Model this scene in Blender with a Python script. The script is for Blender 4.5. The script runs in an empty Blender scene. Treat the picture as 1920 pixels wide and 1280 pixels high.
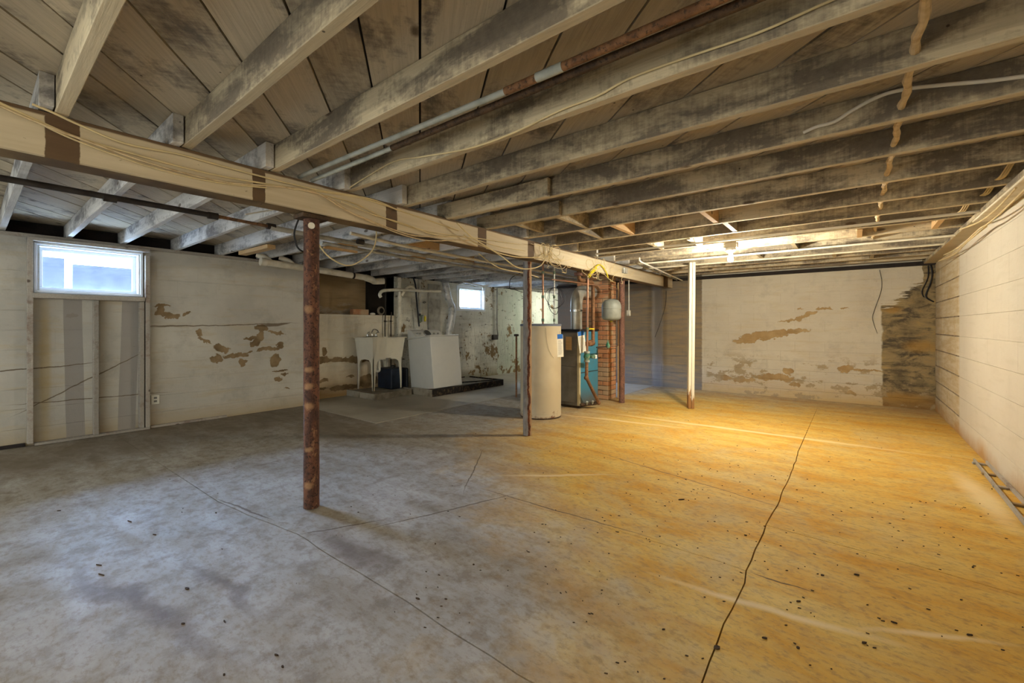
import bpy, bmesh, math, random
from mathutils import Vector, Matrix
random.seed(7)
R = math.radians
S = bpy.context.scene
C = S.collection
# ------------------------------------------------------------------ camera, sky, light, exposure
F, CX, HY, CH = 808.0, 960.0, 611.0, 1.22          # focal length in px, principal column, horizon row, eye height
YAW = math.atan2(640, F)
cam = bpy.data.cameras.new('camera'); camo = bpy.data.objects.new('camera', cam); C.objects.link(camo)
cam.sensor_width = 36; cam.lens = 36 * F / 1920; cam.shift_y = (HY - 640) / 1920; cam.clip_start = .05
camo.location = (0, 0, CH); camo.rotation_euler = (R(90), 0, YAW)
S.camera = camo
S.view_settings.view_transform = 'Standard'; S.view_settings.look = 'None'
S.view_settings.exposure = 0.64; S.view_settings.gamma = 1; S.view_settings.use_curve_mapping = False
W = bpy.data.worlds.new('sky'); S.world = W; W.use_nodes = True
wb = W.node_tree.nodes['Background']; wb.inputs[0].default_value = (.56, .76, 1.0, 1); wb.inputs[1].default_value = 16.0
S.cycles.use_denoising = True
S.cycles.max_bounces = 8; S.cycles.diffuse_bounces = 5; S.cycles.transparent_max_bounces = 12
S.cycles.sample_clamp_indirect = 6
def lamp(name, kind, loc, power, col, size=None, rot=None, sy=None):
    l = bpy.data.lights.new(name, kind); l.energy = power; l.color = col
    o = bpy.data.objects.new(name, l); C.objects.link(o); o.location = loc
    if kind == 'AREA':
        l.shape = 'RECTANGLE'; l.size = size; l.size_y = sy or size
    elif size: l.shadow_soft_size = size
    if rot: o.rotation_euler = rot
    return o
BULB = (-1.09, 5.36, 2.02)
lamp('bulb_light', 'POINT', (BULB[0], BULB[1], BULB[2] - .04), 290, (1, .92, .74), .045)
# soft blue daylight slanting in through the two windows; an unseen cool fill panel added behind the camera
sun = lamp('sky_daylight', 'SUN', (-12, 0, 8), 82, (.40, .60, 1.0))
sun.data.angle = R(38); sun.rotation_euler = Vector((.82, .125, -.56)).to_track_quat('-Z', 'Y').to_euler()
lamp('rear_fill_cool', 'AREA', (-3.4, -2.1, 1.25), 125, (.72, .84, 1.0), 5.0, (R(-93), 0, 0), 1.9)
for nm, y, w_ in (('near', .85, .74), ('far', 7.33, .64)):
    pt = lamp('sky_portal_' + nm, 'AREA', (-6.80 if nm == 'near' else -7.12, y, 1.80), 1, (1, 1, 1), .40, (0, R(-90), 0), w_); pt.data.cycles.is_portal = True
lamp('rear_fill_warm', 'POINT', (-.3, -1.2, 1.95), 34, (1, .91, .70), .05)  # unseen warm fill added behind the camera for the right side
lamp('alcove_light', 'POINT', (-6.0, 10.2, 1.7), 30, (1, 1.0, .95), .12)

# ------------------------------------------------------------------ small maths: pixel + known plane -> point
fw = (-math.sin(YAW), math.cos(YAW)); rt = (math.cos(YAW), math.sin(YAW))
def ray(x, y):
    l = (x - CX) / F; return (fw[0] + l * rt[0], fw[1] + l * rt[1], (HY - y) / F)
def atX(x, y, X0):
    r = ray(x, y); t = X0 / r[0]; return Vector((X0, r[1] * t, CH + r[2] * t))
def atY(x, y, Y0):
    r = ray(x, y); t = Y0 / r[1]; return Vector((r[0] * t, Y0, CH + r[2] * t))
def atZ(x, y, Z0):
    r = ray(x, y); t = (Z0 - CH) / r[2]; return Vector((r[0] * t, r[1] * t, Z0))

# ------------------------------------------------------------------ materials
def lin(c):
    return tuple(((v / 255 + .055) / 1.055) ** 2.4 if v > 10 else v / 255 / 12.92 for v in c) + (1,)
class M:
    def __init__(s, name):
        s.m = bpy.data.materials.new(name); s.m.use_nodes = True
        s.t = s.m.node_tree; s.b = s.t.nodes['Principled BSDF']; s.o = s.t.nodes['Material Output']
    def n(s, typ, ins=None, out=0, **props):
        nd = s.t.nodes.new(typ)
        for k, v in props.items(): setattr(nd, k, v)
        for k, v in (ins or {}).items(): s.put(nd.inputs[k], v)
        return nd.outputs[out]
    def put(s, inp, v):
        if isinstance(v, bpy.types.NodeSocket): s.t.links.new(v, inp)
        else: inp.default_value = v
    def pos(s): return s.n('ShaderNodeNewGeometry', out=0)
    def nrm(s): return s.n('ShaderNodeNewGeometry', out=1)
    def obj(s): return s.n('ShaderNodeTexCoord', out=3)
    def rnd(s): return s.n('ShaderNodeObjectInfo', out=5)
    def xyz(s, v):
        nd = s.t.nodes.new('ShaderNodeSeparateXYZ'); s.put(nd.inputs[0], v); return nd.outputs
    def map(s, v, loc=(0, 0, 0), rot=(0, 0, 0), sc=(1, 1, 1), typ='POINT'):
        return s.n('ShaderNodeMapping', {0: v, 1: loc, 2: rot, 3: sc}, vector_type=typ)
    def noise(s, v, sc=5, det=4, ro=.55, di=0, out=0):
        return s.n('ShaderNodeTexNoise', {'Vector': v, 'Scale': sc, 'Detail': det, 'Roughness': ro, 'Distortion': di}, out)
    def math(s, op, a, b=0.0, c=None, clamp=False):
        d = {0: a, 1: b}
        if c is not None: d[2] = c
        return s.n('ShaderNodeMath', d, operation=op, use_clamp=clamp)
    def vm(s, op, a, b, out=0): return s.n('ShaderNodeVectorMath', {0: a, 1: b}, out, operation=op)
    def mr(s, v, a, b, c=0.0, d=1.0):
        return s.n('ShaderNodeMapRange', {0: v, 1: a, 2: b, 3: c, 4: d}, clamp=True)
    def mix(s, f, a, b, mode='MIX'):
        nd = s.t.nodes.new('ShaderNodeMix'); nd.data_type = 'RGBA'; nd.blend_type = mode
        s.put(nd.inputs[0], f); s.put(nd.inputs[6], a); s.put(nd.inputs[7], b); return nd.outputs[2]
    def ell(s, v, items):
        """min over ellipses of distance/radius; items: centre, radii, rotation"""
        cur = None
        for c, r, a in items:
            q = s.map(v, c, a, r, 'TEXTURE')
            l = s.n('ShaderNodeVectorMath', {0: q}, 1, operation='LENGTH')
            cur = l if cur is None else s.math('MINIMUM', cur, l)
        return cur
    def warp(s, v, sc, amt, det=5):
        c = s.noise(v, sc, det, .6, out=1)
        d = s.vm('SUBTRACT', c, (.5, .5, .5)); d = s.vm('MULTIPLY', d, (amt, amt, amt))
        return s.vm('ADD', v, d)
    def fin(s, col, rough=.8, bump=None, bs=.3, bd=.01, metal=0.0, spec=.3):
        s.put(s.b.inputs['Base Color'], col); s.put(s.b.inputs['Roughness'], rough)
        s.put(s.b.inputs['Metallic'], metal); s.put(s.b.inputs['Specular IOR Level'], spec)
        if bump is not None:
            nb = s.n('ShaderNodeBump', {'Height': bump, 'Strength': bs, 'Distance': bd}); s.put(s.b.inputs['Normal'], nb)
        return s.m
MAT = {}
def plain(name, c, rough=.6, var=.12, sc=8, metal=0.0, c2=None, bs=.15, spec=.3, m0=.45, m1=.7):
    m = M(name); v = m.obj(); n = m.noise(v, sc, 5)
    a = lin(c); b = lin(c2) if c2 else tuple(x * (1 - var * 2) for x in a[:3]) + (1,)
    MAT[name] = m.fin(m.mix(m.mr(n, m0, m1), a, b), rough, n, bs, .004, metal, spec)

def wood(name, light, dark, axis, amount=.5, under=None):
    """whitewashed lumber with black mildew blotches, saw marks across the length; axis = grain direction"""
    m = M(name); p = m.pos(); r = m.rnd()
    off = m.n('ShaderNodeCombineXYZ', {0: m.math('MULTIPLY', r, 37.0), 1: m.math('MULTIPLY', r, 11.0), 2: 0.0})
    v = m.vm('ADD', p, off)
    ang = 0 if axis == 'x' else (R(90) if axis == 'y' else R(-50.4))
    vr = m.map(v, rot=(0, 0, -ang if axis != 'd' else math.atan2(.637, .771)))
    grain = m.noise(m.map(vr, sc=(1.2, 26, 26)), 3, 6, .65, .6)
    saw = m.noise(m.map(vr, sc=(34, 3, 2)), 2, 3, .6)
    blot = m.noise(m.map(vr, sc=(.9, 1.6, 2.6)), 1.8, 6, .68, .4)
    fine = m.noise(vr, 28, 4, .7)
    k = m.math('ADD', blot, m.math('MULTIPLY', m.math('SUBTRACT', saw, .5), .13))
    k = m.math('ADD', k, m.math('MULTIPLY', m.math('SUBTRACT', fine, .5), .26))
    f = m.mr(k, .575 - .14 * amount, .715 - .12 * amount, 0, .92)
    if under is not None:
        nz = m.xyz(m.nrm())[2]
        f = m.math('MULTIPLY', f, m.mr(nz, -.9, -.5, under, 1.0))  # fewer blotches underneath: cleaner paint, and lighter shading put into the colour
    col = m.mix(m.mr(grain, .35, .7), lin(light), tuple(x * .78 for x in lin(light)[:3]) + (1,))
    tone = m.mr(r, 0, 1, .82, 1.1)
    col = m.mix(1.0, col, m.n('ShaderNodeCombineXYZ', {0: tone, 1: tone, 2: tone}), 'MULTIPLY')
    col = m.mix(f, col, m.mix(m.mr(fine, .3, .7), lin(dark), tuple(x * 1.7 for x in lin(dark)[:3]) + (1,)))
    # knots
    kn = m.n('ShaderNodeTexVoronoi', {'Vector': m.map(vr, sc=(1, 1.8, 2.5)), 'Scale': 2.2}, 0)
    kf = m.mr(m.math('ADD', kn, m.math('MULTIPLY', fine, .06)), .10, .14, .8, 0)
    col = m.mix(kf, col, lin((70, 52, 36)))
    nl = m.n('ShaderNodeTexVoronoi', {'Vector': vr, 'Scale': 7.0}, 0)
    col = m.mix(m.mr(nl, .03, .045, .8, 0), col, lin((35, 28, 22)))
    MAT[name] = m.fin(col, .85, m.math('ADD', grain, m.math('MULTIPLY', saw, .5)), .35, .006)
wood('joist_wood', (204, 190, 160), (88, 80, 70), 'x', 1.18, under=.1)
wood('joist_wood_left', (212, 210, 206), (96, 94, 94), 'x', .7, under=.3)  # paler and bluer than the right joists: window daylight put into the colour
wood('board_wood', (196, 182, 158), (92, 86, 80), 'd', .42)
wood('stud_wood', (176, 168, 156), (110, 94, 84), 'x', .3)
wood('raw_wood', (214, 178, 128), (150, 110, 70), 'x', .1)
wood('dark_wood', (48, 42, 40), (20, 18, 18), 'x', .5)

def beam_mat():
    m = M('beam_paint'); p = m.pos(); o = m.xyz(p)
    w = m.warp(p, 14, .02)
    bare = m.ell(w, [((-2.8, y, 2.06), (.6, hw, 9), (0, 0, 0)) for y, hw in ((.265, .055), (1.08, .035), (2.02, .05), (3.05, .06), (3.85, .06), (8.2, .12))])
    b2 = m.math('MAXIMUM', m.mr(bare, .97, 1.03, 1, 0), m.mr(m.math('ADD', o[2], m.math('MULTIPLY', m.noise(p, 3, 3), .02)), 2.150, 2.158))
    n = m.noise(m.map(p, sc=(8, .8, 12)), 2, 5)
    paint = m.mix(m.mr(n, .3, .75), lin((206, 194, 168)), lin((188, 174, 146)))
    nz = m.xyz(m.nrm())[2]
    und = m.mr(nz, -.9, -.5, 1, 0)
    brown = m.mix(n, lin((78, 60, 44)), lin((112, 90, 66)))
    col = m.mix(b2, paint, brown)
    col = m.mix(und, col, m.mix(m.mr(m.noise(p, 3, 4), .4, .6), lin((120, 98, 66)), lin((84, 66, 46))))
    sp = m.noise(m.map(p, sc=(1, 6, 14)), 5, 3)
    col = m.mix(m.mr(sp, .70, .74, 0, .7), col, lin((60, 46, 34)))
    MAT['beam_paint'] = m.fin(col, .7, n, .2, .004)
beam_mat()

def rust(name, c1, c2, c3, specks=0.0, side=None):
    m = M(name); p = m.pos()
    n = m.noise(m.map(p, sc=(1, 1, .35)), 16, 6, .65); n2 = m.noise(p, 60, 4, .7)
    col = m.mix(m.mr(n, .42, .56), lin(c1), lin(c2))
    col = m.mix(m.mr(n2, .53, .60), col, lin(c3))
    if specks:
        w = m.noise(m.map(p, sc=(1, 1, .6)), 22, 6, .75)
        col = m.mix(m.mr(w, .59, .62, 0, specks), col, lin((168, 128, 92)))
        e = m.ell(m.warp(p, 20, .03), [((-2.83, 1.40, z), (.035, .04, h), (0, 0, 0)) for z, h in ((.93, .022), (.82, .026), (.69, .028), (1.33, .03), (.40, .02), (.16, .03))])
        col = m.mix(m.mr(e, .5, 1.1, .6, 0), col, lin((176, 136, 98)))
    if side is not None:       # old grey paint left on one side of the tube
        q = m.vm('SUBTRACT', p, (side[0], side[1], 0)); x = m.vm('DOT_PRODUCT', q, (rt[0] * 20, rt[1] * 20, 0), 1)
        x = m.math('ADD', x, m.math('MULTIPLY', m.math('SUBTRACT', m.noise(p, 7, 4), .5), 1.6))
        f = m.mr(x, .05, .16, 1, 0)
        col = m.mix(f, col, m.mix(m.mr(n, .4, .7), lin((150, 146, 144)), lin((104, 98, 96))))
        f3 = m.mr(x, .55, .65, 0, .8)
        col = m.mix(f3, col, lin((168, 140, 108)))
    MAT[name] = m.fin(col, .75, m.math('ADD', n, n2), .5, .004, .1)
rust('rust_near', (112, 74, 56), (78, 52, 42), (56, 40, 34), .5)
rust('rust_mid', (112, 62, 38), (82, 42, 26), (50, 28, 20), .3, side=(-2.855, 3.88))
rust('rust_far', (136, 98, 84), (114, 82, 70), (88, 70, 60))
rust('rust_pipe', (144, 106, 74), (118, 84, 58), (84, 64, 48))
rust('rust_brown', (88, 68, 50), (70, 54, 40), (52, 42, 32))

BARE = ((150, 128, 96), (112, 92, 64))
def wall(name, base, base2, stain, patches, extra=None, warp=(10, .135), vert='y', bare=BARE, scab=None, low=None, grime=.4):
    """limewashed masonry; patches = ellipses (in the wall plane) where the paint has come off"""
    m = M(name); p = m.pos(); o = m.xyz(p)
    n1 = m.noise(p, 1.1, 5, .6); n2 = m.noise(m.map(p, sc=(1, 1, 7)), 2.2, 5, .6); n3 = m.noise(p, 30, 4, .7)
    col = m.mix(m.mr(n1, .35, .65), lin(base), lin(base2))
    col = m.mix(m.mr(n2, .52, .70, 0, .55), col, lin(stain))
    gr = m.noise(p, 2.6, 7, .72)
    col = m.mix(m.mr(gr, .52, .68, 0, grime), col, tuple(x * .62 for x in lin(base2)[:3]) + (1,))
    if low:    # damp yellow band rising from the floor
        z = m.math('ADD', o[2], m.math('MULTIPLY', m.math('SUBTRACT', n2, .5), low[1]))
        col = m.mix(m.mr(z, 0.0, low[0], .85, 0), col, lin(low[2]))
    if patches:
        w = m.warp(p, *warp)
        d = m.ell(w, patches)
        mask = m.mr(d, .97, 1.03, 1, 0)
        bc = m.mix(m.mr(m.noise(p, 5, 4), .35, .65), lin(bare[0]), lin(bare[1]))
        rim = m.mr(d, 1.0, 1.12, .35, 0)
        col = m.mix(rim, col, lin((110, 90, 64)))
        col = m.mix(mask, col, bc)
    if scab:
        s_ = m.noise(m.map(p, sc=(1, 1, 1.4)), scab[0], 6, .68)
        if scab[2] is not None: s_ = m.math('ADD', s_, scab[2](m, o))
        col = m.mix(m.mr(s_, scab[1], scab[1] + .015, 0, .9), col, m.mix(n3, lin(bare[0]), lin(bare[1])))
    if extra: col = extra(m, p, o, col, n1, n2, n3)
    col = m.mix(m.mr(n3, .66, .72, 0, .25), col, lin((90, 76, 58)))
    MAT[name] = m.fin(col, .85, m.math('ADD', n3, n2), .35, .006)
def PX(y, z, ry, rz, a=0): return ((-6.6, y, z), (1.5, ry, rz), (R(a), 0, 0))
def left_extra(m, p, o, col, n1, n2, n3):
    w = m.warp(p, .8, .03, 2)
    s = m.ell(w, [((-6.6, .715, .72), (9, .072, 9), (R(1), 0, 0)), ((-6.6, 1.16, .72), (9, .078, 9), (R(-1.5), 0, 0))])
    col = m.mix(m.math('MULTIPLY', m.mr(s, .98, 1.02, .85, 0), m.mr(o[2], 1.5, 1.51, 1, 0)), col, lin((150, 144, 138)))
    s = m.ell(w, [((-6.6, .50, .8), (9, .05, .9), (0, 0, 0))])
    col = m.mix(m.mr(s, .5, 1.1, .5, 0), col, lin((176, 152, 96)))
    q = m.warp(p, 4, .05)
    c = m.ell(q, [PX(2.2, 1.235, .85, .006, 2), PX(.8, .62, .55, .006, 30), PX(.3, .78, .6, .006, 3), PX(.9, .42, .6, .005, -1), PX(2.75, 1.235, .22, .018, 5), PX(1.6, 1.22, .3, .008, 0)])
    return m.mix(m.mr(c, .9, 1.2, .8, 0), col, lin((96, 78, 56)))
def wallA_low(): return (.35, .35, (178, 150, 104))
wall('wall_left_paint', (200, 196, 184), (178, 174, 164), (182, 168, 138), [
    PX(1.47, 1.465, .09, .018), PX(1.44, 1.41, .035, .07, -25), PX(1.535, 1.355, .10, .03, -8), PX(1.845, 1.13, .04, .05, 20), PX(1.71, 1.37, .05, .02, 25), PX(1.9, 1.04, .09, .018, -28),
    PX(2.09, .92, .10, .055, -20), PX(2.27, .82, .16, .03, 2), PX(2.03, .79, .07, .05), PX(2.36, .72, .045, .04, -30), PX(2.42, .86, .05, .015, 12),
    PX(2.60, 1.19, .09, .045, -8), PX(2.79, 1.12, .12, .028, -8), PX(2.52, .99, .07, .05, 20), PX(2.47, 1.05, .10, .018), PX(2.57, 1.08, .04, .09), PX(2.68, .89, .16, .028, 2), PX(2.85, .95, .05, .05),
    PX(2.78, .72, .07, .08), PX(2.85, .56, .10, .018), PX(2.82, .44, .06, .035), PX(2.90, .50, .05, .02), PX(.70, 1.33, .05, .025), PX(2.95, .3, .04, .012)],
    left_extra, low=(.22, .30, (172, 154, 122)))
def PB(y, z, ry, rz, a=0): return ((-6.97, y, z), (1.5, ry, rz), (R(a), 0, 0))
wall('wall_sink_paint', (224, 216, 196), (204, 196, 178), (196, 176, 134), [
    PB(3.68, .66, .12, .06, 10), PB(3.95, .64, .30, .04, -3), PB(3.72, .80, .05, .07), PB(4.35, .62, .28, .06), PB(3.7, .30, .10, .03), PB(4.55, .22, .22, .12), PB(3.62, .17, .16, .02), PB(4.2, .34, .08, .02), PB(4.1, .15, .3, .05)],
    None, low=(.55, .5, (170, 132, 70)))
def far_extra(m, p, o, col, n1, n2, n3):
    g = m.mr(o[1], 8.18, 8.20); col = m.mix(g, col, m.mix(m.mr(n1, .4, .6), lin((206, 208, 192)), lin((188, 196, 178))))
    ln = m.noise(m.map(p, sc=(1, 9, .5)), 1.5, 4, .6, .3)
    k = m.math('ABSOLUTE', m.math('SUBTRACT', ln, .5))
    zz = m.mr(o[2], 1.0, 1.4, 1, .25)
    col = m.mix(m.math('MULTIPLY', m.mr(k, .0, .012, .7, 0), zz), col, lin((70, 64, 54)))
    sc = m.noise(p, 3.2, 6, .7)
    f = m.mr(m.math('ADD', sc, m.mr(o[2], .2, 1.4, .05, -.02)), .585, .60)
    col = m.mix(f, col, m.mix(n3, lin((150, 124, 84)), lin((112, 92, 64))))
    dk = m.noise(m.map(p, sc=(1, 1, 2.2)), 6, 5, .75)
    return m.mix(m.mr(dk, .615, .64, 0, .85), col, lin((84, 80, 72)))
wall('wall_far_paint', (224, 222, 208), (202, 198, 186), (180, 172, 152), None, far_extra, low=(.25, .3, (150, 140, 104)))
def PY(x, z, rx, rz, a=0): return ((x, 8.68, z), (rx, 1.5, rz), (0, R(-a), 0))
def back_extra(m, p, o, col, n1, n2, n3):
    w = m.xyz(m.warp(p, 5, .10))
    # bare damp corner on the right, bare concrete on the left
    br = m.n('ShaderNodeCombineXYZ', {0: w[0], 1: 0.0, 2: w[2]})
    f1 = m.mr(w[0], .33, .35)
    brush = m.noise(m.map(p, sc=(1, 1, 12)), 3, 5, .7)
    lim = m.math('MULTIPLY_ADD', m.math('MAXIMUM', m.math('SUBTRACT', w[0], .46), 0.0), 1.05, 1.56)
    lim = m.math('MULTIPLY_ADD', m.math('GREATER_THAN', w[0], .80), .6, lim)
    f1 = m.math('MULTIPLY', f1, m.math('LESS_THAN', m.math('ADD', w[2], m.math('MULTIPLY', m.math('SUBTRACT', brush, .4), .6)), m.math('ADD', lim, .04)))
    rag = m.noise(m.map(p, sc=(1.2, 1, 3.2)), 2.2, 8, .72, .5)
    dk = m.mix(m.mr(rag, .42, .54), lin((84, 76, 62)), lin((150, 132, 96)))
    dk = m.mix(m.mr(rag, .56, .68, 0, .7), dk, lin((182, 150, 90)))
    z2 = m.mr(o[2], .0, .3, .8, 0)
    dk = m.mix(z2, dk, lin((140, 104, 52)))
    bl = m.ell(m.warp(p, 6, .2), [PY(.62, 1.08, .28, .10), PY(.5, 1.28, .2, .05), PY(.78, .36, .16, .06), PY(.55, .5, .1, .2), PY(.75, 1.6, .1, .2)])
    dk = m.mix(m.math('MULTIPLY', m.mr(bl, .2, 1.3, .8, 0), m.mr(m.noise(p, 9, 5, .75), .4, .6, .35, 1)), dk, lin((78, 70, 56)))
    oc = m.ell(m.warp(p, 5, .12), [PY(.78, .92, .22, .10), PY(.6, .14, .35, .08), PY(.45, 1.46, .12, .05)])
    dk = m.mix(m.mr(oc, .4, 1.2, .6, 0), dk, lin((168, 128, 58)))
    col = m.mix(f1, col, dk)
    f2 = m.mr(m.math('ADD', o[0], m.math('MULTIPLY', n3, .04)), -2.25, -2.23, 1, 0)
    bare = m.mix(m.mr(n2, .35, .6), lin((132, 124, 112)), lin((162, 142, 110)))
    bare = m.mix(m.mr(o[0], -5.2, -3.3, 1, 0), bare, m.mix(n2, lin((128, 126, 124)), lin((150, 128, 114))))
    st = m.ell(m.warp(p, 3, .08), [((-3.12, 8.68, 1.0), (.13, 9, 3), (0, 0, 0))])
    bare = m.mix(m.mr(st, .6, 1.05, .75, 0), bare, lin((186, 186, 184)))
    bare = m.mix(m.mr(o[2], 1.4, 2.2, 0, .45), bare, lin((70, 62, 50)))
    bare = m.mix(m.mr(m.math('ADD', o[2], m.math('MULTIPLY', n2, .6)), .35, .8, .55, 0), bare, lin((112, 112, 116)))
    col = m.mix(f2, col, bare)
    s2 = m.noise(m.map(p, sc=(1, 1, 1.6)), 3.5, 7, .7)
    zlow = m.mr(o[2], .55, .8, 1, 0); zlow = m.math('MULTIPLY', zlow, m.mr(o[0], -2.2, -2.15))
    col = m.mix(m.math('MULTIPLY', m.mr(s2, .55, .57, 0, .85), zlow), col, m.mix(n3, lin((176, 152, 108)), lin((140, 128, 108))))
    return col
wall('wall_back_paint', (208, 201, 182), (196, 188, 170), (196, 182, 148), [
    PY(-1.5, .98, .22, .07, 14), PY(-1.2, 1.08, .40, .055, 8), PY(-.85, 1.13, .30, .03, 4), PY(-1.1, 1.03, .22, .028, 14), PY(-.62, 1.40, .16, .035, 22), PY(-.85, 1.31, .18, .02, 6), PY(-.38, 1.50, .12, .024), PY(-.7, 1.51, .05, .012), PY(-.12, 1.50, .06, .012),
    PY(-.10, .54, .11, .05), PY(-1.55, .25, .18, .05), PY(-1.3, .32, .14, .03), PY(-1.02, .33, .24, .06), PY(-.86, .45, .08, .05), PY(-.78, .22, .08, .04), PY(-1.85, .26, .10, .045), PY(.1, .53, .3, .02), PY(-.05, .16, .07, .03)],
    back_extra, warp=(11, .16), low=(.34, .4, (190, 160, 104)), bare=((182, 156, 112), (158, 130, 88)))
def right_extra(m, p, o, col, n1, n2, n3):
    w = m.xyz(m.warp(p, 4, .06))
    f = m.mr(w[1], 6.85, 6.95)
    rough = m.mix(m.mr(n2, .3, .6), lin((208, 198, 174)), lin((186, 166, 128)))
    rough = m.mix(m.mr(w[1], 8.0, 8.4, 0, .5), rough, lin((150, 134, 108)))
    col = m.mix(f, col, rough)
    z = m.math('ADD', o[2], m.math('MULTIPLY', m.math('SUBTRACT', n1, .5), .5))
    return m.mix(m.mr(z, -.02, .16, .85, 0), col, lin((172, 126, 60)))
wall('wall_right_paint', (206, 199, 184), (200, 192, 176), (192, 184, 166), None, right_extra, grime=.08)
def hole_extra(m, p, o, col, n1, n2, n3):
    s = m.noise(m.map(p, sc=(1, 1, 4)), 2.2, 6, .7)
    f = m.mr(m.math('ADD', s, m.mr(o[2], 1.45, 1.9, .06, -.2)), .50, .60)
    return m.mix(f, col, lin((170, 158, 140)))
wall('hole_parging', (150, 130, 100), (168, 144, 106), (110, 94, 72), None, hole_extra)

def floor_mat():
    m = M('floor_concrete'); p = m.pos(); o = m.xyz(p)
    n1 = m.noise(p, .9, 6, .62, .4); n2 = m.noise(m.map(p, rot=(0, 0, R(20)), sc=(1, 2.6, 1)), 1.7, 6, .65, .5)
    n3 = m.noise(p, 9, 6, .7); n4 = m.noise(p, 60, 3, .7)
    base = m.mix(m.mr(n2, .35, .66), lin((168, 162, 152)), lin((142, 132, 116)))
    base = m.mix(m.mr(n3, .48, .62, 0, .6), base, lin((112, 100, 84)))
    base = m.mix(m.mr(n1, .56, .66, 0, .35), base, lin((188, 183, 174)))
    # rust-coloured stain: everything to the right of a slanting edge
    g = m.math('MAXIMUM', m.math('MULTIPLY_ADD', o[1], -1.05, .35), -3.45)
    d = m.math('SUBTRACT', o[0], g)
    dn = m.math('ADD', d, m.math('MULTIPLY', m.math('SUBTRACT', n1, .5), 3.2))
    dn = m.math('ADD', dn, m.math('MULTIPLY', m.math('SUBTRACT', n3, .5), 1.0))
    f = m.mr(dn, -.35, 1.1)
    f = m.math('MULTIPLY', f, m.mr(m.math('ADD', o[1], m.math('MULTIPLY', n3, .6)), 7.7, 9.3, 1, .35))
    st = m.mix(m.mr(n2, .38, .62), lin((214, 178, 88)), lin((208, 154, 46)))
    st = m.mix(m.mr(n3, .5, .7, 0, .5), st, lin((172, 134, 74)))
    pale = m.mr(m.noise(p, 1.3, 5, .7, 1.0), .5, .68, 0, .65)
    st = m.mix(pale, st, lin((196, 172, 118)))
    col = m.mix(m.math('MULTIPLY', f, .95), base, st)
    fg = m.noise(m.map(p, rot=(0, 0, R(25)), sc=(1, 1.8, 1)), 22, 6, .75)
    col = m.mix(m.mr(fg, .50, .62, 0, .42), col, lin((118, 100, 74)))
    # brown dirt near the left wall and long dirty streaks
    w = m.warp(p, 2.0, .35)
    dirt = m.ell(w, [((-6.3, 2.3, 0), (1.1, 2.4, 1), (0, 0, 0)), ((-5.9, .5, 0), (.7, 1.9, 1), (0, 0, 0)), ((-5.2, 2.9, 0), (1.4, .5, 1), (0, 0, R(-12)))])
    col = m.mix(m.math('MULTIPLY', m.mr(dirt, .6, 1.1, .75, 0), m.mr(n2, .25, .6, .6, 1)), col, lin((112, 98, 78)))
    d2 = m.ell(m.warp(p, 4.0, .3), [((-2.5, .45, 0), (.75, .05, 1), (0, 0, R(12))), ((-2.35, .75, 0), (.4, .035, 1), (0, 0, R(5))), ((-2.15, 1.32, 0), (.35, .08, 1), (0, 0, 0))])
    col = m.mix(m.mr(d2, .3, 1.3, .7, 0), col, lin((98, 82, 66)))
    # pale scraped streaks
    sc = m.ell(m.warp(p, 1.4, .12), [((-1.1, 5.62, 0), (2.0, .055, 1), (0, 0, R(1))), ((-2.4, 5.2, 0), (1.0, .05, 1), (0, 0, R(8))), ((.25, 2.36, 0), (.28, .022, 1), (0, 0, R(28))), ((-.3, 2.16, 0), (.5, .03, 1), (0, 0, R(8))), ((.72, 4.5, 0), (.10, .75, 1), (0, 0, R(4))), ((-1.9, 3.0, 0), (.5, .03, 1), (0, 0, R(40)))])
    col = m.mix(m.mr(sc, .3, 1.1, .75, 0), col, lin((226, 206, 160)))
    # trowelled repair around the near post, small cracks
    cr = m.ell(m.warp(p, 5, .05), [((-2.43, 1.42, 0), (.006, .22, 1), (0, 0, R(-28))), ((-3.2, 1.14, 0), (.3, .007, 1), (0, 0, R(8))), ((-1.55, 2.42, 0), (.6, .005, 1), (0, 0, R(2))), ((-.27, 2.41, 0), (.12, .005, 1), (0, 0, 0)), ((-2.1, 2.0, 0), (.006, .5, 1), (0, 0, R(-20))), ((-2.55, 2.7, 0), (.005, .5, 1), (0, 0, R(35))), ((-1.2, 3.6, 0), (.9, .005, 1), (0, 0, R(-14)))])
    col = m.mix(m.mr(cr, .8, 1.3, .85, 0), col, lin((84, 66, 46)))
    pit = m.n('ShaderNodeTexVoronoi', {'Vector': m.warp(p, 18, .03), 'Scale': 6.0}, 0)
    col = m.mix(m.math('MULTIPLY', m.mr(pit, .03, .06, .7, 0), m.mr(m.noise(p, 1.1, 2), .5, .56)), col, lin((92, 70, 46)))
    sp = m.n('ShaderNodeTexVoronoi', {'Vector': p, 'Scale': 26.0}, 0)
    col = m.mix(m.mr(sp, .035, .06, .35, 0), col, lin((104, 84, 60)))
    MAT['floor_concrete'] = m.fin(col, m.mr(n2, .3, .7, .62, .85), m.math('ADD', n3, m.math('MULTIPLY', n4, .4)), .22, .008, 0, .35)
    m = M('new_concrete'); p = m.pos(); n1 = m.noise(p, 1.2, 5); n2 = m.noise(p, 12, 5, .7)
    col = m.mix(m.mr(n1, .4, .65), lin((178, 172, 158)), lin((152, 144, 128)))
    col = m.mix(m.mr(n2, .6, .75, 0, .4), col, lin((126, 116, 98)))
    MAT['new_concrete'] = m.fin(col, .6, n2, .2, .004)
floor_mat()
plain('dark_soil_void', (38, 32, 26), .95)
plain('curb_concrete', (156, 148, 132), .85, c2=(118, 108, 92), bs=.4)
plain('vinyl', (226, 228, 230), .35, .03)
plain('pvc', (230, 224, 206), .4, .05, c2=(206, 198, 176))
plain('pvc_grey', (178, 176, 166), .5, c2=(136, 132, 122))
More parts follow.
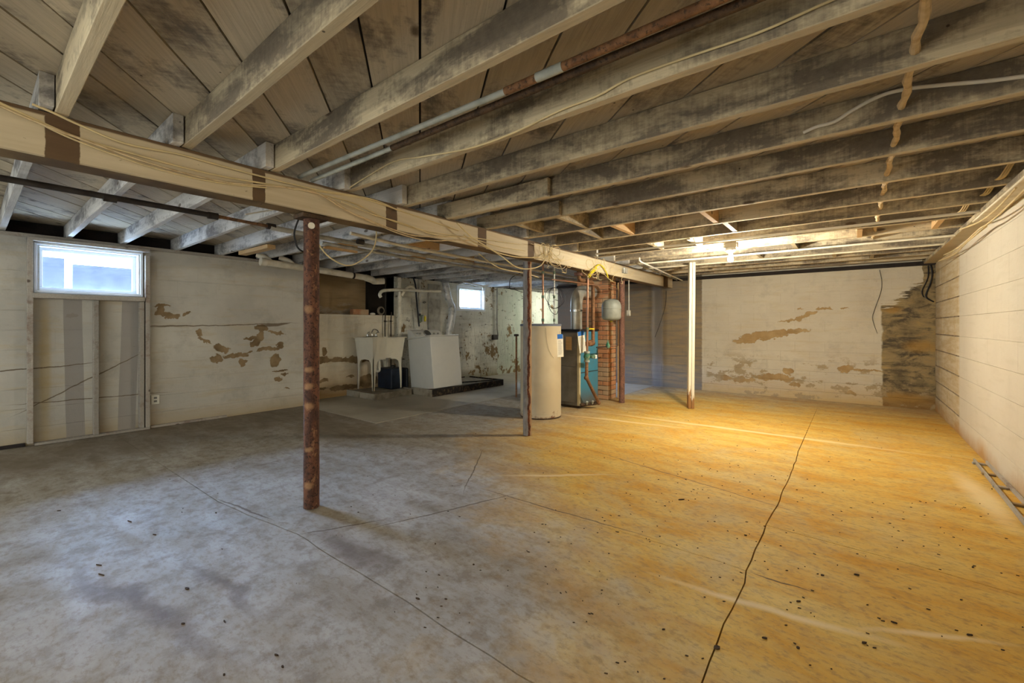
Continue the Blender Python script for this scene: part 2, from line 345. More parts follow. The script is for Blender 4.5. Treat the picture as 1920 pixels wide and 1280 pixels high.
plain('sink_plastic', (216, 210, 192), .4, .03)
plain('washer_enamel', (212, 212, 206), .3, .02, spec=.5)
plain('console_grey', (170, 170, 164), .3, c2=(140, 140, 136))
plain('black_plastic', (26, 26, 28), .5, c2=(40, 40, 44))
plain('navy_plastic', (30, 40, 56), .45, c2=(22, 28, 40))
plain('tar', (34, 30, 26), .8, sc=20, c2=(92, 76, 56), bs=.6, m0=.52, m1=.66)
plain('galvanised', (190, 190, 182), .38, metal=.45, c2=(150, 150, 144))
plain('chrome', (190, 190, 190), .2, metal=1)
plain('copper_pipe', (170, 126, 100), .4, metal=.5, c2=(140, 112, 92))
plain('lead_paint', (176, 180, 172), .6, c2=(138, 142, 134))
plain('iron', (66, 60, 56), .6, metal=.4, c2=(46, 38, 34))
plain('heater_enamel', (206, 196, 170), .45, .04, sc=2, c2=(188, 176, 148), spec=.45)
plain('heater_lid', (110, 118, 134), .5, c2=(90, 92, 100))
plain('boiler_grey', (132, 130, 124), .5, sc=3, c2=(96, 90, 82))
plain('boiler_blue', (52, 128, 158), .45, sc=4, c2=(70, 112, 128))
plain('boiler_trim', (206, 196, 160), .5)
plain('pump_green', (52, 110, 84), .5, sc=20, c2=(150, 160, 140))
plain('tank_grey', (150, 154, 146), .4, .04, c2=(132, 136, 128))
plain('paper', (232, 228, 212), .9, .02)
plain('print_blue', (36, 98, 180), .8, .02)
plain('print_grey', (120, 120, 116), .9, .02)
plain('yellow', (214, 196, 40), .5, .05)
plain('mortar', (136, 122, 102), .95, c2=(92, 78, 62), bs=.5)
plain('cable_cream', (212, 194, 150), .6, .1)
plain('cable_white', (222, 218, 206), .5, .05)
plain('cable_black', (30, 30, 34), .5)
plain('cable_grey', (140, 130, 112), .6)
plain('wrap', (206, 186, 150), .9, sc=20, c2=(176, 152, 116), bs=.6)
plain('white_post', (222, 214, 192), .6, .05, c2=(198, 186, 158))
plain('chip', (60, 46, 32), .9, c2=(86, 66, 44))
plain('chip_pale', (150, 126, 92), .9)
plain('outside_wall', (54, 56, 62), .9, c2=(44, 46, 52))
plain('outlet', (226, 226, 216), .4, .02)
plain('foil', (196, 196, 192), .25, metal=.8, sc=30, c2=(150, 150, 148), bs=.8)
plain('duct_vinyl', (214, 214, 212), .35, sc=12, c2=(150, 152, 156), metal=.25, bs=.8)
plain('copper_green', (96, 122, 104), .6, c2=(130, 104, 78))
def brick_mat():
    m = M('brick'); p = m.obj(); g = m.pos(); r = m.rnd()
    n = m.noise(g, 30, 4, .7); big = m.noise(g, 2.5, 3)
    col = m.mix(r, lin((200, 146, 106)), lin((168, 112, 82)))
    col = m.mix(m.mr(n, .5, .7, 0, .6), col, lin((206, 160, 112)))
    col = m.mix(m.mr(m.math('ADD', big, m.math('MULTIPLY', r, .3)), .60, .72, 0, .75), col, lin((196, 176, 144)))
    MAT['brick'] = m.fin(col, .9, n, .5, .005)
brick_mat()
def rusty_base():
    m = M('heater_body'); p = m.pos(); o = m.xyz(p); n = m.noise(p, 14, 5, .7); n1 = m.noise(p, 2, 3)
    col = m.mix(m.mr(n1, .4, .6), lin((212, 202, 176)), lin((196, 184, 156)))
    z = m.math('ADD', o[2], m.math('MULTIPLY', m.math('SUBTRACT', n, .5), .45))
    col = m.mix(m.mr(z, -.02, .05, .95, 0), col, lin((112, 62, 36)))
    MAT['heater_body'] = m.fin(col, .42, None, metal=0, spec=.45)
    m = M('post_white_worn'); p = m.pos(); o = m.xyz(p); n = m.noise(m.map(p, sc=(6, 6, 1)), 4, 5)
    z = m.math('ADD', o[2], m.math('MULTIPLY', m.math('SUBTRACT', n, .5), .7))
    col = m.mix(m.mr(n, .55, .7, 0, .4), lin((226, 218, 196)), lin((196, 182, 150)))
    col = m.mix(m.mr(z, .22, .26, 1, 0), col, lin((150, 110, 66)))
    MAT['post_white_worn'] = m.fin(col, .7, n, .2, .004)
    m = M('boiler_side'); p = m.pos(); o = m.xyz(p); n = m.noise(p, 9, 5, .7)
    z = m.math('ADD', o[2], m.math('MULTIPLY', m.math('SUBTRACT', n, .5), .35))
    col = m.mix(m.mr(n, .4, .7), lin((58, 132, 164)), lin((74, 122, 140)))
    col = m.mix(m.mr(z, .04, .3, .9, 0), col, lin((96, 78, 54)))
    MAT['boiler_side'] = m.fin(col, .45, None)
    m = M('bulb_glow'); m.b.inputs['Emission Color'].default_value = (1, .82, .55, 1); m.b.inputs['Emission Strength'].default_value = 30; MAT['bulb_glow'] = m.m
    m = M('glass'); n = m.noise(m.pos(), 3, 4)
    tr = m.n('ShaderNodeBsdfTransparent', {0: (.96, .98, 1, 1)}); gl = m.n('ShaderNodeBsdfGlossy', {'Color': (1, 1, 1, 1), 'Roughness': .05})
    df = m.n('ShaderNodeBsdfDiffuse', {0: (.7, .74, .8, 1)})
    a = m.n('ShaderNodeMixShader', {0: .06, 1: tr, 2: gl})
    z = m.xyz(m.pos())[2]
    b = m.n('ShaderNodeMixShader', {0: m.math('MULTIPLY', m.mr(z, 1.6, 1.8, .16, .03), m.mr(n, .3, .7, .5, 1.2)), 1: a, 2: df})
    m.t.links.new(b, m.o.inputs[0]); MAT['glass'] = m.m
rusty_base()

# ------------------------------------------------------------------ mesh helpers
def bm_new(): return bmesh.new()
def abox(bm, lo, hi, bev=0.0, mat=None, seg=1):
    lo, hi = Vector(lo), Vector(hi)
    mtx = Matrix.Translation((lo + hi) / 2) @ Matrix.Diagonal(((hi - lo)[0], (hi - lo)[1], (hi - lo)[2], 1))
    if mat is not None: mtx = mat @ mtx
    g = bmesh.ops.create_cube(bm, size=1, matrix=mtx)
    if bev:
        es = list({e for v in g['verts'] for e in v.link_edges})
        bmesh.ops.bevel(bm, geom=es, offset=bev, segments=seg, affect='EDGES', profile=.5)
def acyl(bm, a, b, r, r2=None, seg=16, caps=True):
    a, b = Vector(a), Vector(b); d = b - a
    q = d.to_track_quat('Z', 'Y').to_matrix().to_4x4()
    bmesh.ops.create_cone(bm, cap_ends=caps, segments=seg, radius1=r, radius2=r if r2 is None else r2, depth=d.length, matrix=Matrix.Translation((a + b) / 2) @ q)
def asph(bm, c, r, sc=(1, 1, 1), u=12, v=8):
    bmesh.ops.create_uvsphere(bm, u_segments=u, v_segments=v, radius=r, matrix=Matrix.Translation(c) @ Matrix.Diagonal((sc[0], sc[1], sc[2], 1)))
def smooth_pts(pts, n=6):
    P = [Vector(p) for p in pts]
    if len(P) < 3 or n < 2: return P
    out = []
    for i in range(len(P) - 1):
        p0 = P[max(i - 1, 0)]; p1 = P[i]; p2 = P[i + 1]; p3 = P[min(i + 2, len(P) - 1)]
        for k in range(n):
            t = k / n
            out.append(.5 * ((2 * p1) + (p2 - p0) * t + (2 * p0 - 5 * p1 + 4 * p2 - p3) * t * t + (3 * p1 - p0 - 3 * p2 + p3) * t ** 3))
    return out + [P[-1]]
def atube(bm, pts, r, seg=8, sm=6, rf=None):
    P = smooth_pts(pts, sm); rings = []; N = None
    for i, p in enumerate(P):
        t = (P[min(i + 1, len(P) - 1)] - P[max(i - 1, 0)]).normalized()
        if N is None:
            N = t.cross(Vector((0, 0, 1)));
            if N.length < .1: N = t.cross(Vector((1, 0, 0)))
        N = (N - t * N.dot(t)).normalized(); B = t.cross(N)
        rr = r if rf is None else rf(i, r)
        rings.append([bm.verts.new(p + (N * math.cos(a) + B * math.sin(a)) * rr) for a in [2 * math.pi * k / seg for k in range(seg)]])
    for a, b in zip(rings, rings[1:]):
        for k in range(seg):
            bm.faces.new((a[k], a[(k + 1) % seg], b[(k + 1) % seg], b[k]))
    bm.faces.new(rings[0][::-1]); bm.faces.new(rings[-1])
def alathe(bm, prof, c=(0, 0, 0), seg=24):
    rings = []
    for r, z in prof:
        rings.append([bm.verts.new((c[0] + r * math.cos(2 * math.pi * k / seg), c[1] + r * math.sin(2 * math.pi * k / seg), c[2] + z)) for k in range(seg)])
    for a, b in zip(rings, rings[1:]):
        for k in range(seg): bm.faces.new((a[k], a[(k + 1) % seg], b[(k + 1) % seg], b[k]))
    bm.faces.new(rings[0][::-1]); bm.faces.new(rings[-1])
def aprism(bm, poly, z0, z1):
    a = [bm.verts.new((x, y, z0)) for x, y in poly]; b = [bm.verts.new((x, y, z1)) for x, y in poly]
    n = len(poly)
    bm.faces.new(a[::-1]); bm.faces.new(b)
    for i in range(n): bm.faces.new((a[i], a[(i + 1) % n], b[(i + 1) % n], b[i]))
def obj(name, bm, mat, parent=None, smooth=False, origin=None):
    """one mesh object; the origin goes to the base centre of the shape unless told otherwise"""
    me = bpy.data.meshes.new(name)
    bmesh.ops.recalc_face_normals(bm, faces=bm.faces)
    if origin is None and bm.verts:
        xs = [v.co.x for v in bm.verts]; ys = [v.co.y for v in bm.verts]; zs = [v.co.z for v in bm.verts]
        origin = ((min(xs) + max(xs)) / 2, (min(ys) + max(ys)) / 2, min(zs))
    o3 = Vector(origin or (0, 0, 0))
    for v in bm.verts: v.co -= o3
    bm.to_mesh(me); bm.free()
    me.materials.append(MAT[mat] if isinstance(mat, str) else mat)
    if smooth:
        me.polygons.foreach_set('use_smooth', [True] * len(me.polygons))
        try: me.set_sharp_from_angle(angle=R(38))
        except Exception: pass
    o = bpy.data.objects.new(name, me); C.objects.link(o)
    o.location = o3
    if parent is not None:
        o.parent = parent; o.location = o3 - WL[parent.name]
    WL[o.name] = o3
    return o
WL = {}
def empty(name, loc, kind=None):
    o = bpy.data.objects.new(name, None); C.objects.link(o); o.location = loc; o.empty_display_size = .1
    WL[o.name] = Vector(loc)
    if kind: o['kind'] = kind
    return o
def thing(name, loc, label, cat, group=None):
    o = empty(name, loc); o['label'] = label; o['category'] = cat
    if group: o['group'] = group
    return o
def tag(o, label, cat, group=None, kind=None):
    o['label'] = label; o['category'] = cat
    if group: o['group'] = group
    if kind: o['kind'] = kind
    return o
def box(name, lo, hi, mat, parent=None, bev=0.0, seg=1):
    b = bm_new(); abox(b, lo, hi, bev, seg=seg); return obj(name, b, mat, parent)
def cyl(name, a, b_, r, mat, parent=None, r2=None, seg=20):
    b = bm_new(); acyl(b, a, b_, r, r2, seg); return obj(name, b, mat, parent, True)
def tube(name, pts, r, mat, parent=None, seg=8, sm=6, rf=None):
    b = bm_new(); atube(b, pts, r, seg, sm, rf); return obj(name, b, mat, parent, True)
def link_copy(me, name, loc, parent):
    o = bpy.data.objects.new(name, me); C.objects.link(o); o.parent = parent; o.location = Vector(loc) - WL[parent.name]; return o

# ------------------------------------------------------------------ room shell
XR, XL, XL2, YB, YR, YE = .93, -6.6, -6.97, 8.68, -2.2, 12.0
ZJ, ZC = 2.165, 2.312      # underside of joists, underside of boards
JT = .045
# floor: slabs with real joints
floor = empty('floor', (-3, 3, -.1), 'structure')
b = bm_new(); abox(b, (XL2 - .1, YR - .1, -.16), (XR + .1, YE + .1, -.035)); obj('floor_bed', b, 'dark_soil_void', floor)
def jit(p, q, key, amp=.008, step=.12):
    rnd = random.Random(key); p, q = Vector(p), Vector(q); L = (q - p).length; n = max(1, int(L / step))
    d = (q - p) / L; nn = Vector((-d.y, d.x)); out = []; a = 0
    for i in range(n):
        a = 0 if i == 0 else max(-amp * 2, min(amp * 2, a + rnd.uniform(-amp, amp)))
        out.append(p + d * L * i / n + nn * a)
    return out
def edge(p, q, gap, key=None):
    """jittered points along a shared joint, always generated in the same direction"""
    if key is None: return [(Vector(p), gap)]
    if (p[0], p[1]) <= (q[0], q[1]): L = jit(p, q, key)
    else:
        L = [Vector(p)] + jit(q, p, key)[1:][::-1]
    return [(v, gap) for v in L]
def slab(edges, mat='floor_concrete', top=0.0):
    pts = [e for ed in edges for e in ed]; n = len(pts); out = []
    for i in range(n):
        p0, g0 = pts[i - 1]; p1, g1 = pts[i]; p2, _ = pts[(i + 1) % n]
        a = (p1 - p0).normalized(); c = (p2 - p1).normalized()
        n0 = Vector((-a.y, a.x)); n1 = Vector((-c.y, c.x))
        k = n0 + n1 if (n0 + n1).length > .3 else n0
        k.normalize(); out.append(p1 + k * max(g0, g1))
    b = bm_new(); aprism(b, [(p.x, p.y) for p in out], -.035, top)
    return obj('slab', b, mat, floor)
xj = -.42; G = .0030; g0 = .0004
x0, x1 = XL2 - .05, XR + .05; yb = YB + .05
slab([edge((x0, YR), (xj, YR), g0), edge((xj, YR), (xj, 1.19), G, 'a'), edge((xj, 1.19), (-2.56, 1.2), G, 'b'), edge((-2.56, 1.2), (-3.45, 1.08), .003, 'b2'), edge((-3.45, 1.08), (x0, 1.02), g0), edge((x0, 1.02), (x0, YR), g0)])
slab([edge((x0, 1.02), (-3.45, 1.08), g0), edge((-3.45, 1.08), (-2.56, 1.2), .003, 'b2'), edge((-2.56, 1.2), (xj, 1.19), G, 'b'), edge((xj, 1.19), (xj, 2.41), G, 'c'), edge((xj, 2.41), (-1.95, 2.37), .0025, 'd'), edge((-1.95, 2.37), (x0, 2.3), g0), edge((x0, 2.3), (x0, 1.02), g0)])
slab([edge((x0, 2.3), (-1.95, 2.37), g0), edge((-1.95, 2.37), (xj, 2.41), .0025, 'd'), edge((xj, 2.41), (xj, 3.04), .0035, 'h'), edge((xj, 3.04), (xj, 5.14), .0035, 'i'), edge((xj, 5.14), (xj, yb), g0), edge((xj, yb), (-3.19, yb), g0), edge((-3.19, yb), (-3.19, 6.75), .005), edge((-3.19, 6.75), (-4.69, 6.75), .005), edge((-4.69, 6.75), (-4.69, 3.175), .006), edge((-4.69, 3.175), (x0, 3.175), .006), edge((x0, 3.175), (x0, 2.3), g0)])
slab([edge((xj, YR), (x1, YR), g0), edge((x1, YR), (x1, 2.93), g0), edge((x1, 2.93), (xj, 3.04), .0035, 'f'), edge((xj, 3.04), (xj, 2.41), .0035, 'h'), edge((xj, 2.41), (xj, 1.19), G, 'c'), edge((xj, 1.19), (xj, YR), G, 'a')])
slab([edge((xj, 3.04), (x1, 2.93), .0035, 'f'), edge((x1, 2.93), (x1, yb), g0), edge((x1, yb), (xj, yb), g0), edge((xj, yb), (xj, 5.14), g0), edge((xj, 5.14), (xj, 3.04), .0035, 'i')])
slab([edge((x0, 3.175), (-4.69, 3.175), .005), edge((-4.69, 3.175), (-4.69, 7.8), .005), edge((-4.69, 7.8), (-4.69, YE), .0004), edge((-4.69, YE), (x0, YE), 0), edge((x0, YE), (x0, 3.175), 0)], 'new_concrete', .004)
slab([edge((-4.69, 6.75), (-3.19, 6.75), .005), edge((-3.19, 6.75), (-3.19, yb), .005), edge((-3.19, yb), (-4.69, yb), 0), edge((-4.69, yb), (-4.69, 6.75), 0)], 'new_concrete', .002)

def blocks(parent, axis, pos, span, z0, course, n, length, mat, gap, holes=(), thick=.05, inner=1, pro=.0015, off=0.0, vg=.001):
    """running-bond blocks as parts; axis 'x' = wall plane x=pos running along y; inner = direction of the room"""
    cache = {}; rnd = random.Random(int(pos * 100) + n)
    for r in range(n):
        za = z0 + r * course; zb = za + course
        s = span[0] - (off + (length / 2 if r % 2 else 0))
        while s < span[1]:
            a, e = max(s, span[0]), min(s + length, span[1]); s += length
            if e - a < .04: continue
            segs = [(a, e, za, zb)]
            for (ha, hb, hza, hzb) in holes:
                new = []
                for (a_, e_, u, w) in segs:
                    if e_ <= ha or a_ >= hb or w <= hza or u >= hzb: new.append((a_, e_, u, w)); continue
                    if a_ < ha - .02: new.append((a_, ha, u, w))
                    if e_ > hb + .02: new.append((hb, e_, u, w))
                    m0, m1 = max(a_, ha), min(e_, hb)
                    if u < hza - .02: new.append((m0, m1, u, hza))
                    if w > hzb + .02: new.append((m0, m1, hzb, w))
                segs = new
            for (a_, e_, u, w) in segs:
                L, H = round(e_ - a_ - min(gap, vg), 4), round(w - u - gap, 4)
                key = (L, H)
                if key not in cache:
                    b = bm_new(); abox(b, (-thick if axis == 'x' else -L / 2, -L / 2 if axis == 'x' else -thick, -H / 2), (thick if axis == 'x' else L / 2, L / 2 if axis == 'x' else thick, H / 2), min(.003, min(gap, vg) * .8))
                    me = bpy.data.meshes.new('block'); bmesh.ops.recalc_face_normals(b, faces=b.faces); b.to_mesh(me); b.free(); me.materials.append(MAT[mat]); cache[key] = me
                d = pos - inner * thick + inner * rnd.uniform(-pro, pro)
                c = (a_ + e_) / 2; zc = (u + w) / 2
                link_copy(cache[key], 'block', (d, c, zc) if axis == 'x' else (c, d, zc), parent)
# right wall
wr = empty('wall_right', (XR + .1, 3, 0), 'structure')
box('wall_core', (XR + .006, YR, -.03), (XR + .2, YB + .3, 2.32), 'wall_right_paint', wr)
blocks(wr, 'x', XR, (2.9, 6.9), -.02, .225, 9, .45, 'wall_right_paint', .0024, inner=-1, thick=.03, pro=.0003)
blocks(wr, 'x', XR, (6.9, YB), -.02, .225, 9, .45, 'wall_right_paint', .014, inner=-1, thick=.03, pro=.004, vg=.010)
box('mortar_joint', (XR + .0045, 6.9, -.02), (XR + .0065, YB, 2.0), 'mortar', wr)
box('wall_cap', (XR - .0, 2.9, 2.005), (XR + .1, YB, 2.16), 'wall_right_paint', wr)
# back wall
wbk = empty('wall_back', (-2.3, YB + .1, 0), 'structure')
box('wall_core', (-5.49, YB + .008, -.03), (XR + .2, YB + .22, 2.32), 'wall_back_paint', wbk)
blocks(wbk, 'y', YB, (-5.49, XR), -.02, .1635, 13, .41, 'wall_back_paint', .006, inner=-1, thick=.03, pro=.0004, vg=.0006)
# left wall, near part
wl = empty('wall_left', (XL - .1, 1, 0), 'structure')
win = (.46, 1.25, 1.56, 2.10)
b = bm_new()
for lo, hi in (((XL - .25, YR, -.03), (XL - .008, win[0], 2.13)), ((XL - .25, win[1], -.03), (XL - .008, 3.25, 2.13)), ((XL - .25, win[0], -.03), (XL - .008, win[1], win[2])), ((XL - .25, win[0], win[3]), (XL - .008, win[1], 2.13))):
    abox(b, lo, hi)
obj('wall_core', b, 'wall_left_paint', wl)
blocks(wl, 'x', XL, (-.9, 3.25), -.02, .2, 10, .42, 'wall_left_paint', .0030, holes=[win], thick=.03, pro=.0004, vg=.0004)
box('wall_end', (XL - .36, 3.22, -.03), (XL - .008, 3.27, 2.13), 'wall_left_paint', wl)
# left wall, recessed low part with the open cavity above, then the far part
wl2 = empty('wall_far_left', (XL2 - .1, 7, 0), 'structure')
HT, Y5 = 1.425, 5.13
box('wall_core', (XL2 - .3, 3.25, -.03), (XL2 - .006, Y5, HT - .004), 'wall_sink_paint', wl2)
blocks(wl2, 'x', XL2, (3.25, Y5), -.02, .206, 7, .41, 'wall_sink_paint', .0028, thick=.03, pro=.0003, vg=.0005)
b = bm_new(); abox(b, (XL2 - .42, 3.0, 1.3), (XL2 - .34, 5.4, 2.3)); obj('cavity_back', b, 'hole_parging', wl2)
box('cavity_floor', (XL2 - .42, 3.2, HT - .02), (XL2 - .03, Y5, HT), 'hole_parging', wl2)
box('cavity_side', (XL2 - .42, 3.05, 1.3), (XL - .26, 3.2, 2.33), 'hole_parging', wl2)
box('cavity_side', (XL2 - .42, Y5, 1.3), (XL2 - .02, Y5 + .06, 2.3), 'dark_soil_void', wl2)
box('cavity_side', (XL2 - .42, 4.72, HT), (XL2 - .25, 5.13, 2.3), 'dark_soil_void', wl2)  # dark end wall and box: the cavity's deep shade put into their colour
w2 = (6.90, 7.73, 1.58, 2.06)
b = bm_new()
for lo, hi in (((XL2 - .25, Y5, -.03), (XL2 - .006, w2[0], 2.165)), ((XL2 - .25, w2[1], -.03), (XL2 - .006, YE, 2.165)), ((XL2 - .25, w2[0], -.03), (XL2 - .006, w2[1], w2[2])), ((XL2 - .25, w2[0], w2[3]), (XL2 - .006, w2[1], 2.165))):
    abox(b, lo, hi)
obj('wall_core', b, 'wall_far_paint', wl2)
blocks(wl2, 'x', XL2, (Y5, 12.0), -.02, .2, 11, .41, 'wall_far_paint', .003, holes=[w2], thick=.03, pro=.0012, vg=.002)
wa = empty('wall_alcove', (-5.4, 10, 0), 'structure')
box('wall_panel', (-5.49, YB + .22, -.03), (-5.39, YE, 2.32), 'wall_far_paint', wa)
box('wall_end', (XL2 - .2, YE, -.03), (-5.39, YE + .1, 2.32), 'wall_far_paint', wa)
wre = empty('wall_rear', (-3, YR - .1, 0), 'structure')
box('wall_panel', (XL - .2, YR - .1, -.03), (XR + .2, YR - .006, 2.32), 'wall_right_paint', wre)

# ceiling: joists, diagonal boards, rim, blocking
ce = empty('ceiling', (-3, 3, 2.3), 'structure')
box('ceiling_deck', (XL2 - .5, YR - .1, ZC + .022), (XR + .25, YE + .1, ZC + .06), 'dark_wood', ce)
def clip(poly, fx):
    out = []
    for i in range(len(poly)):
        p, q = poly[i - 1], poly[i]; a, b_ = fx(p), fx(q)
        if (a >= 0) != (b_ >= 0):
            t = a / (a - b_); out.append((p[0] + (q[0] - p[0]) * t, p[1] + (q[1] - p[1]) * t))
        if b_ >= 0: out.append(q)
    return out
D = Vector((-.771, .637)); Nn = Vector((.637, .771))
seams = [-.001, .085 + .0, .285, .515]
seams = [-1.79, -1.63, -1.405, -1.24, -.96, -.72, -.447, -.215, 0.0, .285, .515]
while seams[0] > -6.8: seams.insert(0, seams[0] - random.choice((.17, .235, .24, .25)))
while seams[-1] < 9.9: seams.append(seams[-1] + random.choice((.17, .235, .235, .25)))
for s0, s1 in zip(seams, seams[1:]):
    P0 = [Nn * (s0 + .0048) - D * 14, Nn * (s1 - .0048) - D * 14, Nn * (s1 - .0048) + D * 16, Nn * (s0 + .0048) + D * 16]
    poly = [(p.x, p.y) for p in P0]
    for fx in (lambda p: p[0] - XL2 + .3, lambda p: XR + .1 - p[0], lambda p: p[1] - YR, lambda p: YE - p[1]): poly = clip(poly, fx) if poly else poly
    if len(poly) < 3: continue
    b = bm_new(); j = random.uniform(-.0015, .0015); aprism(b, poly, ZC + j, ZC + .02 + j); obj('board', b, 'board_wood', ce)
JY = [-1.75, -1.25, -.75, -.25, .24, .70, 1.145, 1.645, 2.125, 2.64, 3.155, 3.735, 4.28, 4.795, 5.33, 5.86, 6.38, 6.90, 7.40, 7.90, 8.35]
def joist(name, xa, xb, y, mat, seed):
    rnd = random.Random(seed); b = bm_new(); n = 8
    t = JT; dz = rnd.uniform(-.003, .003); ring = []
    for i in range(n + 1):
        x = xa + (xb - xa) * i / n; w = rnd.uniform(-.003, .003); z = ZJ + dz + rnd.uniform(-.002, .002)
        ring.append([b.verts.new((x, y + w + .003, z)), b.verts.new((x, y + w + t - .003, z)), b.verts.new((x, y + w + t, z + .003)), b.verts.new((x, y + w + t, ZC - .003)), b.verts.new((x, y + w, ZC - .003)), b.verts.new((x, y + w, z + .003))])
    for r0, r1 in zip(ring, ring[1:]):
        for k in range(6): b.faces.new((r0[k], r0[(k + 1) % 6], r1[(k + 1) % 6], r1[k]))
    b.faces.new(ring[0][::-1]); b.faces.new(ring[-1])
    return obj(name, b, mat, ce)
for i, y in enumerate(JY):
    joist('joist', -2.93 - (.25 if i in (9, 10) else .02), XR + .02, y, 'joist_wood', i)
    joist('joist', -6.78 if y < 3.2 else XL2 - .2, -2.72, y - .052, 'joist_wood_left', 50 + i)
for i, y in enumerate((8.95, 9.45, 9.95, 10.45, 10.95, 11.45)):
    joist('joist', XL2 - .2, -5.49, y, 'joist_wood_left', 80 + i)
# second sister joist beside the one over the beam, cut short
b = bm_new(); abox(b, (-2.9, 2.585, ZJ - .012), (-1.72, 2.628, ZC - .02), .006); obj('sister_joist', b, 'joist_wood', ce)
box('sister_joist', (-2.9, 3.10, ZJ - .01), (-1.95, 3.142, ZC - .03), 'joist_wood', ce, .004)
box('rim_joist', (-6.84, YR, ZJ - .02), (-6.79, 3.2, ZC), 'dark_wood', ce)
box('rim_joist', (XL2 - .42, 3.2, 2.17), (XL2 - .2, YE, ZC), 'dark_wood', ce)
box('sill_plate', (XL - .25, YR, 2.125), (XL + .02, 3.25, 2.163), 'stud_wood', ce, .004)
box('sill_plate', (XR - .13, 2.5, 2.125), (XR + .1, YB, 2.163), 'joist_wood', ce, .004)
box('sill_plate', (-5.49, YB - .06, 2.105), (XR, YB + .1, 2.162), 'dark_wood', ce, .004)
b = bm_new()
def blk(xa, ya, xb, yb_, z0=ZJ + .004, z1=ZC - .002, t=.042, mat='joist_wood'):
    a, c = Vector((xa, ya)), Vector((xb, yb_)); d = (c - a).normalized(); n = Vector((-d.y, d.x)) * t / 2
    b = bm_new(); aprism(b, [tuple(a - n), tuple(c - n), tuple(c + n), tuple(a + n)], z0, z1); return obj('blocking', b, mat, ce)
blk(-2.03, 3.20, -2.03, 3.735); blk(-2.15, 3.78, -2.15, 4.28); blk(-2.55, 3.2, -2.55, 3.735, ZJ + .03)
blk(-1.79, 3.78, -1.79, 4.28, ZJ, mat='raw_wood'); blk(-.99, 3.78, -.99, 4.28, mat='raw_wood'); blk(-.93, 4.325, -.93, 4.795)
blk(-1.85, 4.84, -1.85, 5.33); blk(-1.40, 4.84, -1.40, 5.33, ZJ - .01); blk(.05, 5.375, .05, 5.86, ZJ - .01, mat='raw_wood'); blk(-.55, 5.9, -.55, 6.38); blk(.62, 5.375, .62, 5.86, mat='raw_wood'); blk(-1.0, 6.43, -1.0, 6.9); blk(-.2, 6.95, -.2, 7.4); blk(-1.6, 6.95, -1.6, 7.4); blk(.2, 7.45, .2, 7.9)
blk(-6.1, 2.17, -5.3, 2.17 + .02, ZJ - .045, ZJ, .09, 'raw_wood'); blk(-5.0, 2.66, -5.0, 3.10, ZJ - .01, mat='raw_wood'); blk(-4.1, 3.2, -4.1, 3.68, mat='raw_wood'); blk(-5.0, 3.78, -5.0, 4.22, mat='raw_wood'); blk(-4.5, 4.33, -4.5, 4.74, mat='raw_wood'); blk(-3.6, 2.66, -3.6, 3.10); blk(-3.5, 4.3, -3.5, 4.74)

# beam and posts
bmm = bm_new()
n = 22; ring = []
for i in range(n + 1):
    y = YR + (8.58 - YR) * i / n; w = random.uniform(-.003, .003); z = 1.963 + random.uniform(-.003, .003)
    ring.append([bmm.verts.new(v) for v in ((-2.925, y, z), (-2.785 + w, y, z), (-2.78 + w, y, z + .006), (-2.78 + w, y, 2.158), (-2.785 + w, y, 2.162), (-2.925, y, 2.162))])
for r0, r1 in zip(ring, ring[1:]):
    for k in range(6): bmm.faces.new((r0[k], r0[(k + 1) % 6], r1[(k + 1) % 6], r1[k]))
bmm.faces.new(ring[0][::-1]); bmm.faces.new(ring[-1])
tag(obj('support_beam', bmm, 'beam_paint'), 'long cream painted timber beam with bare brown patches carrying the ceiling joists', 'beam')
def post(x, y, r, mat, label, cap=True):
    t = thing('steel_post', (x, y, 0), label, 'post')
    b = bm_new(); seg = 24; prof = []
    zz = [i * 1.93 / 26 for i in range(27)]
    alathe(b, [(r + random.uniform(-.0012, .0012), .004 + z) for z in zz], (x, y, 0), seg); obj('shaft', b, mat, t, True)
    if cap:
        b = bm_new(); abox(b, (x - .07, y - .09, 1.934), (x + .07, y + .09, 1.961), .003); obj('top_plate', b, 'rust_brown', t)
    return t
p1 = post(-2.862, 1.437, .049, 'rust_near', 'nearest rust-red steel post with pale scuffs and a round cream disc near its top')
b = bm_new(); d = Vector((.893, -.45, 0)).normalized(); acyl(b, Vector((-2.862, 1.437, 1.885)) + d * .045, Vector((-2.862, 1.437, 1.885)) + d * .056, .021, seg=18); obj('round_disc', b, 'pvc', p1, True)
post(-2.855, 3.88, .048, 'rust_mid', 'steel post half grey paint and half rust standing left of the water heater', False)
post(-2.88, 6.445, .045, 'rust_far', 'reddish brown steel post between the expansion tank and the white wooden post')
wp = thing('wooden_post', (-1.894, 6.66, 0), 'white painted wooden post of two boards with worn bare foot', 'post')
mt = Matrix.Translation((-1.894, 6.66, 0)) @ Matrix.Rotation(R(28), 4, 'Z') @ Matrix.Rotation(R(.5), 4, 'Y')
for s in (-1, 1):
    b = bm_new(); abox(b, (s * .022 - .02, -.05, .002), (s * .022 + .02, .05, 2.16), .004, mt); obj('board', b, 'post_white_worn', wp)

